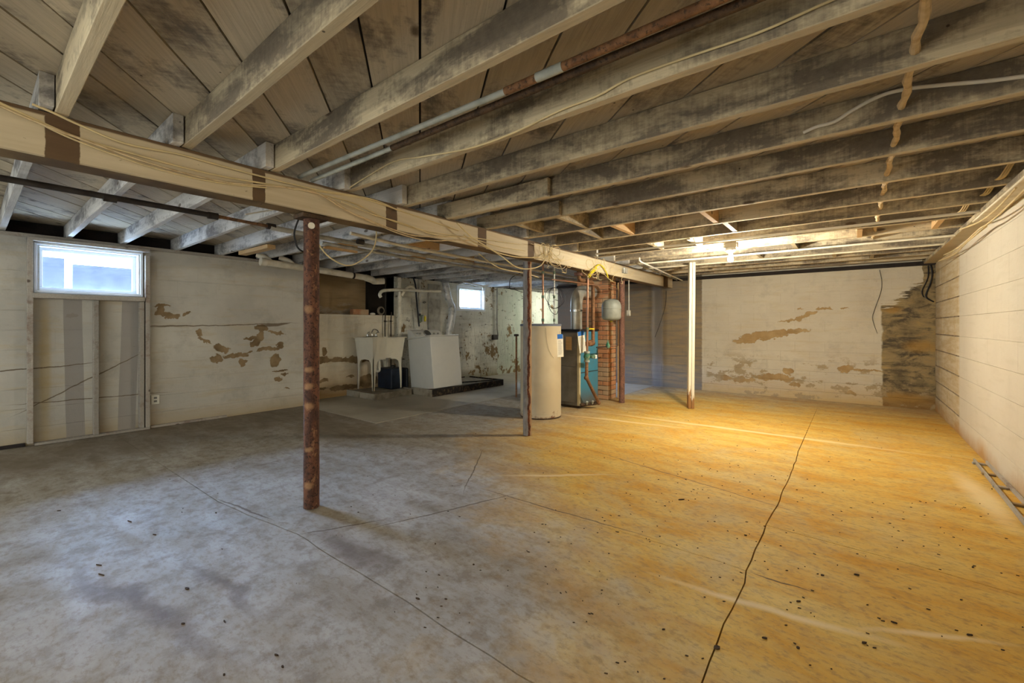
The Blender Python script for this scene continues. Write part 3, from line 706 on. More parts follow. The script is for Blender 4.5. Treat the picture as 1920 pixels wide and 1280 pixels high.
# ------------------------------------------------------------------ windows and framing
def window(nm, X, y0, y1, z0, z1, fw_, depth, mat='vinyl'):
    w = empty(nm, (X, (y0 + y1) / 2, z0), 'structure')
    def ringbox(name, xa, xb, a, c, u, v, t, bev=.003):
        b = bm_new()
        for lo, hi in (((xa, a, u), (xb, c, u + t)), ((xa, a, v - t), (xb, c, v)), ((xa, a, u + t), (xb, a + t, v - t)), ((xa, c - t, u + t), (xb, c, v - t))): abox(b, lo, hi, bev)
        return obj(name, b, mat, w)
    ringbox('frame', X - depth, X, y0, y1, z0, z1, fw_)
    ringbox('inner_frame', X - depth + .005, X - .035, y0 + fw_, y1 - fw_, z0 + fw_, z1 - fw_, .014)
    s = ringbox('sash', X - depth - .02, X - depth + .02, y0 + fw_ + .014, y1 - fw_ - .014, z0 + fw_ + .01, z1 - fw_ - .012, .034)
    t = fw_ + .044
    box('pane', (X - depth - .003, y0 + t, z0 + t - .006), (X - depth + .003, y1 - t, z1 - t + .006), 'glass', s)
    return w
w1 = window('window_1', -6.575, .42, 1.283, 1.565, 2.085, .022, .16)
box('sill_board', (-6.60, .405, 1.505), (-6.485, 1.285, 1.556), 'stud_wood', w1, .004)
w2o = window('window_2', -6.96, 6.80, 7.76, 1.565, 2.14, .05, .10)
tr = empty('trim_1', (-6.55, .8, 0), 'structure')
for (ya, yc, z0, z1) in ((.37, .412, .03, 2.12), (.855, .897, .03, 1.503), (1.243, 1.284, .03, 1.503), (1.295, 1.337, .03, 2.05)):
    b = bm_new(); abox(b, (-6.595, ya, z0), (-6.51, yc, z1), .003); obj('stud', b, 'stud_wood', tr)
box('header', (-6.595, .37, 2.088), (-6.50, 1.337, 2.123), 'stud_wood', tr, .003)
box('bottom_plate', (-6.595, .42, .003), (-6.51, 1.337, .028), 'stud_wood', tr, .003)
bb = empty('baseboard_left', (-6.58, 1, 0), 'structure')
box('plate', (-6.598, -.9, .003), (-6.565, .36, .035), 'dark_wood', bb, .003)
box('plate', (-6.598, 1.35, .003), (-6.55, 2.15, .03), 'stud_wood', bb, .003)
b = bm_new(); abox(b, (-6.596, 1.36, .2 + .08), (-6.58, 1.44, .39), .004); o = obj('wall_outlet', b, 'outlet'); tag(o, 'white electrical outlet plate on left wall beside the window framing', 'outlet')
for z in (.305, .345): box('socket', (-6.58, 1.385, z), (-6.578, 1.415, z + .022), 'print_grey', o)
# outside
og = empty('trim_2', (-9, 3, 1.4), 'structure')
box('ground', (-20, -8, 1.35), (XL2 - .45, 16, 1.45), 'vinyl', og)  # near-white colour chosen to bounce daylight up onto the ceiling
gw = thing('garden_wall', (-9.6, 1, 1.45), 'pale block wall outside seen low through the near window', 'wall')
box('coping', (-9.8, -1.0, 1.45), (-9.6, .93, 2.27), 'outside_wall', gw); box('coping', (-9.8, 1.02, 1.45), (-9.6, 4, 2.19), 'outside_wall', gw)
tag(box('hedge_bank', (-10.6, 8, 1.45), (-10.2, 13, 1.80), 'outside_wall'), 'low bluish bank outside seen through the far window', 'bank')

# ------------------------------------------------------------------ light bulb
lb = thing('light_bulb', BULB, 'bare glowing light bulb in a porcelain holder below the far joists', 'light')
bx, by, bz = BULB
b = bm_new(); alathe(b, [(.004, -.078), (.018, -.074), (.029, -.06), (.032, -.045), (.028, -.025), (.016, -.006), (.013, .004)], BULB, 20); obj('bulb', b, 'bulb_glow', lb, True).visible_shadow = True
b = bm_new(); alathe(b, [(.02, .0), (.024, .03), (.05, .05), (.055, .07), (.055, .085)], BULB, 20); obj('holder', b, 'cable_white', lb, True)
box('mounting_board', (bx - .07, by - .02, bz + .085), (bx + .07, 5.42, ZJ - .004), 'white_post', lb)

# ------------------------------------------------------------------ pipes and cables under the ceiling
def P(*pts): return [Vector(p) for p in pts]
ca = thing('steel_conduit', (-1.2, 1.39, 2.2), 'upper pipe between the near joists, grey at the beam end and rusty towards the camera', 'pipe', None)
tube('grey_length', P((-2.84, 1.345, 2.195), (-1.13, 1.395, 2.2)), .0135, 'lead_paint', ca, 12, 1); tube('rusty_length', P((-1.14, 1.395, 2.2), (XR, 1.40, 2.2)), .0165, 'rust_pipe', ca, 12, 1)
b = bm_new(); acyl(b, (-.98, 1.395, 2.2), (-.86, 1.396, 2.2), .0185, seg=12); obj('coupling', b, 'lead_paint', ca, True)
cb = thing('brown_pipe', (-1.2, 1.46, 2.2), 'lower brown pipe between the near joists with a grey painted end at the beam', 'pipe')
tube('grey_length', P((-2.83, 1.425, 2.19), (-1.98, 1.45, 2.2)), .013, 'lead_paint', cb, 12, 1); tube('brown_length', P((-1.99, 1.45, 2.2), (XR, 1.47, 2.2)), .016, 'rust_brown', cb, 12, 1)
pl = thing('iron_pipe', (-4.1, 1, 2.1), 'dark flaking iron pipe running under the left joists past the near window', 'pipe')
tube('dark_length', P((-4.09, YR, 2.13), (-4.09, .3, 2.125), (-4.09, 1.25, 2.12)), .021, 'iron', pl, 12, 1)
tube('rusty_length', P((-4.09, 1.24, 2.12), (-4.12, 1.70, 2.115)), .014, 'rust_pipe', pl, 12, 1)
tube('grey_length', P((-4.12, 1.69, 2.11), (-4.15, 2.1, 2.105), (-4.2, 3.1, 2.10), (-4.2, 8.0, 2.09)), .024, 'pvc_grey', pl, 12, 1)
for y in (.62, 1.24, 1.70, 2.6):
    b = bm_new(); acyl(b, (-4.095 - (y > 1.6) * .03, y - .035, 2.118), (-4.095 - (y > 1.6) * .03, y + .035, 2.118), .028, seg=12); obj('coupling', b, 'iron', pl, True)
tag(tube('cream_pipe', P((-3.82, 2.3, 2.12), (-3.86, 2.9, 2.10), (-3.93, 4.0, 2.10), (-4.0, 7.6, 2.11)), .017, 'pvc', None, 10, 2), 'thin cream pipe under the left joists nearest the beam', 'pipe')
tag(tube('cream_pipe', P((-4.55, 2.4, 2.13), (-4.55, 3.5, 2.11), (-4.6, 8.2, 2.11)), .02, 'pvc_grey', None, 10, 2), 'grey pipe under the left joists farther from the beam', 'pipe')
tag(tube('wrapped_cable', P(*[(.175 + .005 * math.sin(i * 1.9), 1.0 + i * .085, 2.215 + .004 * math.sin(i * 2.7)) for i in range(66)]), .0145, 'wrap', None, 8, 2, rf=lambda i, r: r * (1 + .16 * math.sin(i * 2.2))), 'thick cloth-wrapped cable threaded straight through the joists', 'cable')
tag(tube('wall_cable', [atY(x, y, 1.635) for x, y in [(1640, -28), (1560, 0), (1420, 62), (1280, 110), (1180, 147), (1120, 180), (1050, 207), (960, 250), (880, 278), (790, 294), (740, 302), (690, 330), (655, 352)]], .0045, 'cable_cream'), 'thin white cable stapled along the joist face just behind the two near pipes', 'cable')
tag(tube('wall_cable', [atY(x, y, 2.625) for x, y in [(1506, 249), (1530, 238), (1565, 228), (1600, 206), (1650, 180), (1700, 167), (1770, 159), (1850, 152), (1930, 142), (2000, 136)]], .0085, 'cable_white'), 'thick white cable looping out of a joist at the upper right', 'cable')
# cables stapled along the beam
bc = [
 [(-60, 165), (0, 193), (101, 240), (158, 262), (252, 289), (336, 312), (420, 331), (521, 348), (600, 359), (680, 372), (760, 398), (860, 432)],
 [(-60, 172), (0, 199), (94, 239), (175, 269), (269, 302), (353, 326), (437, 343), (538, 351), (595, 362), (642, 390), (680, 407), (742, 432), (790, 443), (870, 443)],
 [(60, 195), (101, 212), (151, 235), (235, 269), (336, 289), (420, 312), (511, 336), (597, 356), (655, 365), (705, 376), (750, 396)],
 [(540, 352), (605, 365), (667, 382), (730, 412), (805, 434), (880, 446), (935, 462), (985, 470)],
 [(560, 355), (617, 370), (655, 397), (705, 420), (755, 440), (805, 451), (860, 450), (885, 451)],
 [(640, 378), (700, 402), (760, 420), (820, 441), (884, 445), (930, 452), (975, 458)],
 [(0, 196), (60, 224), (130, 258), (220, 292), (300, 318), (400, 341), (500, 352)],
]
lab = ['cream cable along the beam, topmost of the long run', 'cream cable along the beam sagging lowest at the middle', 'short cream cable close under the joist ends on the near beam', 'cream cable crossing the beam right of the nearest post', 'cream cable dipping to the beam underside right of the nearest post', 'cream cable on the beam between the first two posts, straightest one', 'cream cable on the near end of the beam left of the nearest post']
for k, (pp, l) in enumerate(zip(bc, lab)):
    tag(tube('beam_cable', [atX(x, y, -2.769 + .005 * (k % 3)) for x, y in pp], .0052 if k < 3 else .0042, 'cable_cream' if k % 3 != 1 else 'wrap', None, 6, 5), l, 'cable')
loops = [([(857, 418), (883, 443), (912, 462), (940, 480), (967, 500), (990, 504), (1013, 498), (1022, 483), (1018, 462)], -2.70, 'cable_cream', 'cream cable sagging in a loop across the middle steel post'),
 ([(870, 440), (885, 452), (910, 463), (938, 475), (973, 482), (1013, 482), (1030, 474)], -2.73, 'cable_cream', 'cream cable swinging just above the loop at the middle steel post'),
 ([(585, 425), (600, 462), (630, 490), (659, 497), (690, 478), (703, 458), (703, 428), (703, 412)], -3.4, 'cable_cream', 'cream cable hanging in a U behind the nearest post'),
 ([(548, 378), (549, 396), (553, 430), (555, 455), (562, 468), (580, 476)], -3.1, 'cable_black', 'thin dark cable hanging left of the nearest post'),
 ([(897, 475), (922, 494), (945, 505), (985, 512), (1010, 520)], -3.3, 'cable_cream', 'slack cream cable under the beam left of the middle post'),
 ([(975, 512), (958, 522), (956, 540), (965, 543), (985, 549)], -4.6, 'cable_black', 'dark cable hanging in a hook left of the middle post'),
 ([(1075, 410), (1046, 425), (1035, 450), (1026, 482)], -2.69, 'cable_grey', 'thin grey wire rising from the tangle to the joists'),
 ([(460, 402), (500, 395), (540, 388), (560, 384)], -3.6, 'cable_white', 'white cable running along a left joist toward the beam')]
for pp, X_, mt_, l in loops:
    q_ = [atX(x, y, X_) for x, y in pp]
    if X_ == -3.4: q_ = [Vector((-3.4, 1.615, 2.168))] + q_[1:-1] + [Vector((-3.4, 2.115, 2.10)), Vector((-3.4, 2.09, 2.168))]
    if X_ == -3.1: q_ = [Vector((-3.1, 1.615, 2.168)), Vector((-3.1, 1.52, 2.10))] + q_[2:]
    tag(tube('hanging_cable', q_, .006 if mt_ != 'cable_grey' else .0025, mt_, None, 6, 5), l, 'cable')
tg = bm_new(); rnd = random.Random(5)
for k in range(46):
    y0 = 4.05 + rnd.random() * 1.5 if k < 28 else 4.9 + rnd.random() * 1.4
    c0 = Vector((-2.74, y0 if k > 12 else 4.15, 1.99 + rnd.uniform(-.05, .04))); pts = [c0]
    a = rnd.uniform(0, 6.28)
    for q in range(4):
        a += rnd.uniform(-1.1, 1.1); st = rnd.uniform(.04, .12)
        nxt = pts[-1] + Vector((rnd.uniform(-.012, .03), math.cos(a) * st * 1.3, math.sin(a) * st * .7))
        nxt.z = min(max(nxt.z, 1.86), 2.15); nxt.x = max(nxt.x, -2.765); pts.append(nxt)
    atube(tg, pts, .0028, 5, 4)
tag(obj('wire_tangle', tg, 'cable_cream', None, True), 'tangle of cut cream wires fanning out over the beam above the water heater', 'wires', kind='stuff')
cr = [([(1800, 470 - 40), (1836, 416), (1868, 392), (1905, 352)], 'cream cable highest in the bundle along the right wall top'), ([(1770, 478), (1800, 462), (1834, 431), (1850, 421), (1880, 396), (1925, 352)], 'cream cable lying along the top of the right wall'), ([(1760, 489), (1790, 476), (1815, 452), (1850, 424)], 'short cream cable in the far right ceiling corner')]
for i, (pp, l) in enumerate(cr): tag(tube('corner_cable', [atX(x, y, .80 + .03 * i) for x, y in pp], .0065, 'cable_cream', None, 6, 4), l, 'cable')
for i, (x, y, sp) in enumerate(((1866, 336, 0), (1838, 366, 1), (1795, 398, 2))):
    t = thing('cable_bundle', atY(x, y, JY[12 + i] - .02), ['cream cables bundled through the joist nearest above the right wall', 'cream cables bundled through the second joist above the right wall', 'cream cables slanting over raw wood in the right ceiling corner'][i], 'cable')
    for k in range(3):
        a = atY(x + k * 2.5, y, JY[12 + i] - .003); tube('cable', [a + Vector((0, .02, 0)), a + Vector((.010 + .006 * k, -.07, -.002)), a + Vector((.03 + .004 * k, -.17, .05))], .0055, 'cable_cream', t, 6, 4)
tag(box('duct_board', (.80, 3.6, 2.105), (.90, 5.35, 2.122), 'white_post', None, .003), 'flat white painted board slanting along the top of the right wall', 'board')
for i, (y, z) in enumerate(((5.02, 2.145), (6.1, 2.13), (6.75, 2.14))):
    tag(tube('ceiling_pipe', P((-2.6, y, z), (-.6, y + .03, z - .005), (.80, y + .05, z)), .012, ['cable_white', 'pvc', 'white_post'][i], None, 8, 3), ['white cable run across the joists nearest the bulb', 'cream pipe across the ceiling just behind the bulb', 'cream pipe across the ceiling farthest from the bulb'][i], 'pipe')
tag(tube('white_pipe', P((-2.292, 5.70, 2.155), (-2.292, 5.70, 2.115), (-2.30, 5.78, 2.105), (-2.60, 8.62, 2.10)), .011, 'cable_white', None, 8, 1), 'white pipe bent down at its near end right of the beam', 'pipe')
tag(tube('grey_pipe', P((-2.45, 5.9, 2.12), (-2.70, 8.6, 2.12)), .011, 'pvc_grey', None, 8, 1), 'grey pipe parallel to the white pipe right of the beam', 'pipe')
for k, (pp, l, mm) in enumerate((([(1649, 506), (1653, 525), (1652, 545), (1640, 580), (1636, 598), (1645, 625)], 'thin dark wire meandering down the painted back wall', 'cable_black'), ([(1744, 496), (1748, 510), (1745, 530), (1736, 555), (1751, 566)], 'thick dark cable curling down in the back right corner', 'cable_black'), ([(1740, 498), (1740, 520), (1729, 545), (1732, 557)], 'second dark cable left of the thick one in the back right corner', 'cable_black'), ([(1249, 545), (1248, 570), (1238, 605), (1228, 632)], 'thin dark wire down the bare concrete under the beam end', 'cable_black'))):
    tag(tube('wall_wire', [atY(x, y, YB - .012) for x, y in pp], (.003, .010, .007, .0035)[k], mm, None, 6, 5), l, 'cable')

# ------------------------------------------------------------------ laundry corner
cu = thing('concrete_curb', (-6.54, 4.5, 0), 'low concrete block curb under the utility sink', 'curb')
box('top_slab', (XL2 + .01, 4.17, .004), (-6.20, 4.88, .088), 'curb_concrete', cu)
for lo, hi in (((-6.96, 4.12, .004), (-6.56, 4.168, .105)), ((-6.555, 4.12, .004), (-6.13, 4.168, .105)), ((-6.195, 4.172, .004), (-6.13, 4.52, .105)), ((-6.195, 4.525, .004), (-6.13, 4.88, .105))): box('block', lo, hi, 'curb_concrete', cu, .004)
sk = thing('utility_sink', (-6.67, 4.6, .09), 'cream plastic utility sink on four tapered legs', 'sink')
sx0, sx1, sy0, sy1 = -6.94, -6.36, 4.24, 4.93
b = bm_new()
zt, zb2, zi = 1.02, .66, .70
def rect(x0_, x1_, y0_, y1_, z): return [b.verts.new(v) for v in ((x0_, y0_, z), (x1_, y0_, z), (x1_, y1_, z), (x0_, y1_, z))]
lv = [rect(sx0 + .05, sx1 - .05, sy0 + .045, sy1 - .045, zb2), rect(sx0 + .012, sx1 - .012, sy0 + .012, sy1 - .012, zt - .012), rect(sx0 - .008, sx1 + .012, sy0 - .012, sy1 + .012, zt - .012), rect(sx0 - .008, sx1 + .012, sy0 - .012, sy1 + .012, zt),
      rect(sx0 + .09, sx1 - .02, sy0 + .025, sy1 - .025, zt), rect(sx0 + .11, sx1 - .07, sy0 + .06, sy1 - .06, zi)]
b.faces.new(lv[0][::-1]); b.faces.new(lv[-1])
for a, c in zip(lv, lv[1:]):
    for k in range(4): b.faces.new((a[k], a[(k + 1) % 4], c[(k + 1) % 4], c[k]))
obj('tub', b, 'sink_plastic', sk)
for (cx_, cy_, dx, dy) in ((sx0 + .05, sy0 + .045, 1, 1), (sx1 - .05, sy0 + .045, -1, 1), (sx0 + .05, sy1 - .045, 1, -1), (sx1 - .05, sy1 - .045, -1, -1)):
    b = bm_new(); t = .012
    for (ux, uy) in ((dx, 0), (0, dy)):    # L-shaped leg: two flaring webs with an arched top
        prof = [(0, .108), (.030, .108), (.062, .54), (.085, .60), (.13, .632), (.24, .640), (.24, .665), (0, .665)]
        va = []; vb = []
        for (w_, z_) in prof:
            bx_, by_ = cx_ + ux * w_, cy_ + uy * w_
            ox, oy = (0, dy * t) if ux else (dx * t, 0)
            sh = 0
            va.append(b.verts.new((bx_, by_, z_))); vb.append(b.verts.new((bx_ + ox, by_ + oy, z_)))
        n_ = len(prof); b.faces.new(va); b.faces.new(vb[::-1])
        for i in range(n_): b.faces.new((va[i], va[(i + 1) % n_], vb[(i + 1) % n_], vb[i]))
    obj('leg', b, 'sink_plastic', sk)
fc = bm_new(); fx, fy = sx0 + .045, 4.58
acyl(fc, (fx, fy - .09, zt + .002), (fx, fy - .09, zt + .05), .016); acyl(fc, (fx, fy + .09, zt + .002), (fx, fy + .09, zt + .05), .016)
abox(fc, (fx - .025, fy - .11, zt + .001), (fx + .025, fy + .11, zt + .02), .005)
atube(fc, [(fx, fy, zt + .02), (fx, fy, zt + .09), (fx + .05, fy + .01, zt + .14), (fx + .13, fy + .03, zt + .12), (fx + .15, fy + .035, zt + .085)], .010, 8, 5)
for s in (-.09, .09): atube(fc, [(fx, fy + s, zt + .05), (fx + .03, fy + s * 1.1, zt + .085), (fx + .07, fy + s * 1.2, zt + .08)], .008, 6, 4)
obj('faucet', fc, 'chrome', sk, True)
b = bm_new(); atube(b, [(sx0 + .25, 4.6, .66), (sx0 + .25, 4.6, .50), (sx0 + .25, 4.6, .42), (sx0 + .18, 4.6, .40), (sx0 + .14, 4.6, .47), (sx0 + .03, 4.6, .50)], .02, 10, 4); obj('drain_trap', b, 'pvc', sk, True)
tc = thing('tool_case', (-6.62, 5.0, .09), 'dark navy plastic case standing under and right of the utility sink', 'case')
box('case_body', (-6.84, 4.66, .09), (-6.42, 4.925, .46), 'navy_plastic', tc, .03, 3)
box('case_ribs', (-6.438, 4.76, .11), (-6.425, 4.80, .43), 'black_plastic', tc, .003); 
b = bm_new(); atube(b, [(-6.60, 4.78, .45), (-6.60, 4.79, .49), (-6.60, 4.86, .49), (-6.60, 4.87, .45)], .012, 8, 4); obj('handle', b, 'black_plastic', tc, True)
tag(box('black_bin', (-6.80, 4.935, .105), (-6.34, 4.985, .46), 'black_plastic', None, .035, 3), 'black rounded plastic bin squeezed between sink and washer', 'bin')
# washer on its tray
ty = thing('laundry_pad', (-6.1, 5.9, 0), 'long low pad with tarred black edge carrying the washing machine', 'pad')
box('pad_slab', (-6.94, 4.96, .004), (-5.68, 6.82, .10), 'curb_concrete', ty)
box('front_block', (-6.20, 4.93, .004), (-5.66, 4.957, .125), 'curb_concrete', ty, .003)
box('tarred_edge', (-5.678, 4.94, .004), (-5.64, 6.84, .125), 'tar', ty, .003)
box('tarred_edge', (-6.6, 6.822, .004), (-5.68, 6.845, .125), 'tar', ty, .003)
b = bm_new(); atube(b, [(-5.70, 6.8, .118), (-6.15, 5.75, .115), (-6.4, 5.72, .112)], .012, 6, 3); atube(b, [(-6.62, 6.7, .115), (-6.64, 5.8, .115)], .012, 6, 1); obj('tar_strip', b, 'tar', ty, True)
ws = empty('washing_machine', (-5.68, 4.97, .15)); tag(ws, 'white top-loading washing machine leaning back on the tarred pad', 'washer')
b = bm_new(); abox(b, (-6.30, 4.97, .15), (-5.68, 5.66, 1.06), .012, seg=2); obj('cabinet', b, 'washer_enamel', ws, True)
b = bm_new(); abox(b, (-6.305, 4.965, 1.062), (-5.675, 5.665, 1.085), .008, seg=2); obj('top_lid', b, 'washer_enamel', ws, True)
b = bm_new()
pr = [(-6.30, 1.087), (-6.08, 1.087), (-6.17, 1.20), (-6.24, 1.235), (-6.30, 1.235)]
va = [b.verts.new((x, 4.98, z)) for x, z in pr]; vb = [b.verts.new((x, 5.65, z)) for x, z in pr]; b.faces.new(va); b.faces.new(vb[::-1])
for i in range(5): b.faces.new((va[i], va[(i + 1) % 5], vb[(i + 1) % 5], vb[i]))
cs = obj('control_panel', b, 'washer_enamel', ws)
b = bm_new(); q = Vector((-6.12, 5.28, 1.145)); dq = Vector((.78, 0, .62)); acyl(b, q, q + dq * .03, .075, .07, 24); obj('dial', b, 'chrome', cs, True)
for y in (5.05, 5.12, 5.45, 5.55):
    b = bm_new(); acyl(b, Vector((-6.12, y, 1.145)), Vector((-6.12, y, 1.145)) + dq * .02, .018, .016, 12); obj('knob', b, 'console_grey', cs, True)
ws.rotation_euler = (0, R(-6.5), 0); ws.location.z = .135; ws.location.y += .03
# white drain and vent pipes by the sink
wsp = thing('waste_pipe', (-6.3, 3.4, 2.05), 'thick cream waste pipe sloping along the top of the left wall', 'pipe')
tube('pipe_run', P((-6.32, 2.52, 2.095), (-6.33, 3.3, 2.065), (-6.35, 4.16, 2.02)), .048, 'pvc', wsp, 16, 1)
tube('elbow', P((-6.35, 4.10, 2.022), (-6.36, 4.22, 2.0), (-6.42, 4.32, 1.985), (-6.38, 4.48, 2.0)), .055, 'pvc', wsp, 14, 4)
for y in (2.62, 2.92): tube('riser', P((-6.33, y, 2.09), (-6.36, y - .05, 2.15), (-6.42, y - .16, 2.20)), .035, 'pvc', wsp, 12, 4)
b = bm_new(); acyl(b, (-6.341, 3.85, 2.035), (-6.341, 3.88, 2.034), .053, seg=16); acyl(b, (-6.341, 3.865, 2.08), (-6.341, 3.865, 2.165), .008); obj('hanger', b, 'iron', wsp, True)
b = bm_new(); acyl(b, (-6.32, 2.47, 2.097), (-6.32, 2.54, 2.094), .056, seg=16); obj('cleanout_cap', b, 'pvc', wsp, True)
st = thing('stand_pipe', (-6.85, 5.16, 1), 'white vertical drain pipe rising behind the sink', 'pipe')
tube('pipe', P((-6.85, 5.16, .12), (-6.85, 5.16, 2.15)), .032, 'pvc', st, 14, 1)
for z in (1.75, 1.95, 2.1):
    b = bm_new(); acyl(b, (-6.85, 5.16, z - .04), (-6.85, 5.16, z + .04), .040, seg=14); obj('collar', b, 'pvc', st, True)
tube('branch', P((-6.84, 5.2, 1.80), (-6.82, 5.30, 1.95), (-6.82, 5.42, 1.99), (-6.82, 5.52, 1.93)), .03, 'pvc', st, 12, 4)
tag(tube('wall_pipe', [atX(x, y, -6.80) for x, y in [(714, 557), (712, 552), (716, 546), (726, 544), (750, 543), (790, 545), (826, 546)]], .030, 'pvc', None, 12, 4), 'white horizontal drain pipe crossing the wall left of the far window', 'pipe')
t2 = thing('vent_pipe', (-6.85, 5.63, 1.4), 'white vertical pipe ending above the washing machine', 'pipe')
tube('pipe', P((-6.86, 5.65, 1.46), (-6.86, 5.65, 2.16)), .030, 'pvc_grey', t2, 12, 1); b = bm_new(); acyl(b, (-6.86, 5.65, 1.42), (-6.86, 5.65, 1.47), .036, seg=12); obj('collar', b, 'black_plastic', t2, True)
tag(tube('black_hose', [atX(x, y, -6.80) for x, y in [(774, 517), (779, 535), (781, 560), (784, 590), (786, 612)]], .016, 'cable_black'), 'black drain hose hanging behind the washing machine', 'hose')
for i, (pp) in enumerate(([(723, 520), (723, 560), (722, 600), (722, 640), (724, 700)], [(734, 585), (733, 600), (733, 640), (733, 700)])):
    t = thing('supply_pipe', atX(*pp[-1], -6.90), ['taller thin dark supply pipe behind the utility sink', 'shorter thin dark supply pipe behind the utility sink'][i], 'pipe')
    tube('pipe', [atX(x, y, -6.90) for x, y in pp], .011, 'iron', t, 8, 2)
    c = atX(pp[0][0] - 1, 602, -6.90); b = bm_new(); acyl(b, c - Vector((0, .0, .015)), c + Vector((0, 0, .015)), .019, seg=10); abox(b, c - Vector((-.0, .03, .004)), c + Vector((.03, .03, .004))); obj('valve', b, 'iron', t)
wv = thing('laundry_valves', atX(792, 600, -6.88), 'pair of laundry taps with a yellow bottle behind the washing machine', 'valve')
c = atX(797, 597, -6.84); b = bm_new(); alathe(b, [(.012, -.06), (.022, -.05), (.024, .02), (.014, .045), (.005, .06)], c, 12); obj('yellow_bottle', b, 'yellow', wv, True)
c = atX(788, 592, -6.88); b = bm_new(); acyl(b, c, c - Vector((0, 0, .14)), .012); acyl(b, c + Vector((0, .04, 0)), c + Vector((0, .04, -.12)), .010); abox(b, c - Vector((.01, .02, .0)), c + Vector((.02, .06, .02))); obj('tap', b, 'copper_green', wv)
dv = thing('dryer_duct', (-6.86, 6.4, 1.0), 'crumpled silvery vent duct rising above the washing machine', 'duct')
tube('duct', P((-6.83, 6.32, 2.15), (-6.83, 6.36, 2.0), (-6.83, 6.42, 1.80), (-6.83, 6.52, 1.62), (-6.83, 6.50, 1.42), (-6.83, 6.42, 1.15), (-6.83, 6.40, .9)), .07, 'duct_vinyl', dv, 14, 8, rf=lambda i, r: r * (1 + .06 * math.sin(i * 2.1)))
tube('seam', P((-6.765, 6.35, 2.14), (-6.76, 6.40, 2.0), (-6.76, 6.47, 1.80), (-6.76, 6.57, 1.62), (-6.76, 6.55, 1.42), (-6.76, 6.47, 1.1)), .008, 'vinyl', dv, 6, 6)
tag(box('backing_panel', (-6.962, 5.95, .9), (-6.925, 6.28, 2.1), 'pvc_grey', None, .003), 'tall grey panel on the wall left of the vent duct', 'panel')
fp = thing('fuse_conduit', atX(931, 610, -6.93), 'grey conduit dropping to a small box on the far left wall', 'conduit')
tube('conduit', [atX(932, y, -6.93) for y in (540, 575, 612)] + [atX(934, 630, -6.93)], .018, 'pvc_grey', fp, 8, 2)
c = atX(928, 632, -6.93); box('box', c - Vector((.03, .09, .06)), c + Vector((.03, .09, .06)), 'iron', fp, .004)
tag(tube('white_elbow_pipe', [atX(x, y, -6.6) for x, y in [(868, 528), (890, 533), (905, 536), (914, 534), (922, 531), (940, 531)]], .02, 'cable_white', None, 10, 4), 'white pipe with an elbow above the far window', 'pipe')
tag(tube('window_wire', [atX(x, y, -6.92) for x, y in [(903, 531), (906, 545), (908, 556), (905, 566)]], .010, 'cable_white'), 'white wire hanging beside the far window', 'cable')
# things in the wall cavity
tag(box('loose_brick', (-7.16, 4.30, HT + .002), (-7.05, 4.62, HT + .10), 'brick', None, .006), 'loose brown brick on the ledge of the wall cavity', 'brick')
b = bm_new()
for k in range(3): atube(b, [Vector((-7.02 + .01 * k, 4.86 + .075 * math.cos(a) * (1 - .12 * k), HT + .085 + .075 * math.sin(a) * (1 - .12 * k))) for a in [i * math.pi / 6 for i in range(13)]], .007, 6, 2)
tag(obj('wire_coil', b, 'cable_grey', None, True), 'small grey coil of wire on the cavity ledge above the sink', 'wire')
b = bm_new(); asph(b, (-7.05, 4.70, HT + .02), .05, (.8, 1.1, .5)); tag(obj('plaster_lump', b, 'paper', None, True), 'white lump beside the brick on the cavity ledge', 'plaster')

# ------------------------------------------------------------------ water heater
hx, hy, hr = -3.335, 4.84, .277
wh = thing('water_heater', (hx, hy, 0), 'tall cream cylindrical water heater rusted around its base', 'water heater')
b = bm_new(); alathe(b, [(hr - .012, .012), (hr, .022), (hr, .05), (hr - .002, .052), (hr - .002, 1.215), (hr, 1.218)], (hx, hy, 0), 48); obj('tank', b, 'heater_body', wh, True)
b = bm_new(); alathe(b, [(hr - .02, .0), (hr - .004, .002), (hr - .006, .016)], (hx, hy, 0), 40); obj('base_ring', b, 'rust_brown', wh, True)
b = bm_new(); alathe(b, [(hr + .003, 1.219), (hr + .004, 1.243), (hr - .01, 1.25), (hr - .02, 1.25)], (hx, hy, 0), 48); obj('lid', b, 'heater_lid', wh, True)
for k, (x_, y_, r_, m_) in enumerate(((-3.45, 4.76, .013, 'galvanised'), (-3.34, 4.90, .014, 'copper_pipe'), (-3.22, 5.0, .010, 'galvanised'))):
    pt = tube('riser', P((x_, y_, 1.25), (x_, y_, 2.13 - .05 * k)), r_, m_, wh, 10, 1)
    for z in (1.30, 1.62, 1.95):
        b = bm_new(); acyl(b, (x_, y_, z - .02), (x_, y_, z + .02), r_ + .006, seg=10); obj('fitting', b, 'copper_green', wh, True)
dp = thing('relief_pipe', (-3.58, 4.62, 0), 'thin rusty discharge pipe down the left side of the water heater', 'pipe')
tube('pipe', P((-3.60, 4.64, 1.08), (-3.60, 4.64, .25)), .012, 'rust_pipe', dp, 8, 1); b = bm_new(); abox(b, (-3.625, 4.615, 1.08), (-3.575, 4.665, 1.11), .004); obj('valve', b, 'iron', dp)
b = bm_new(); y0_ = hy
def hpt(a, z, e=.004): return Vector((hx + (hr + e) * math.cos(R(a)), hy + (hr + e) * math.sin(R(a)), z))
tag(tube('heater_wire', [hpt(-42, 1.20), hpt(-40, 1.05), hpt(-34, .92), hpt(-25, .84), hpt(-18, .80)], .002, 'cable_grey', None, 5, 4), 'thin grey wire trailing down the front of the water heater', 'wire')
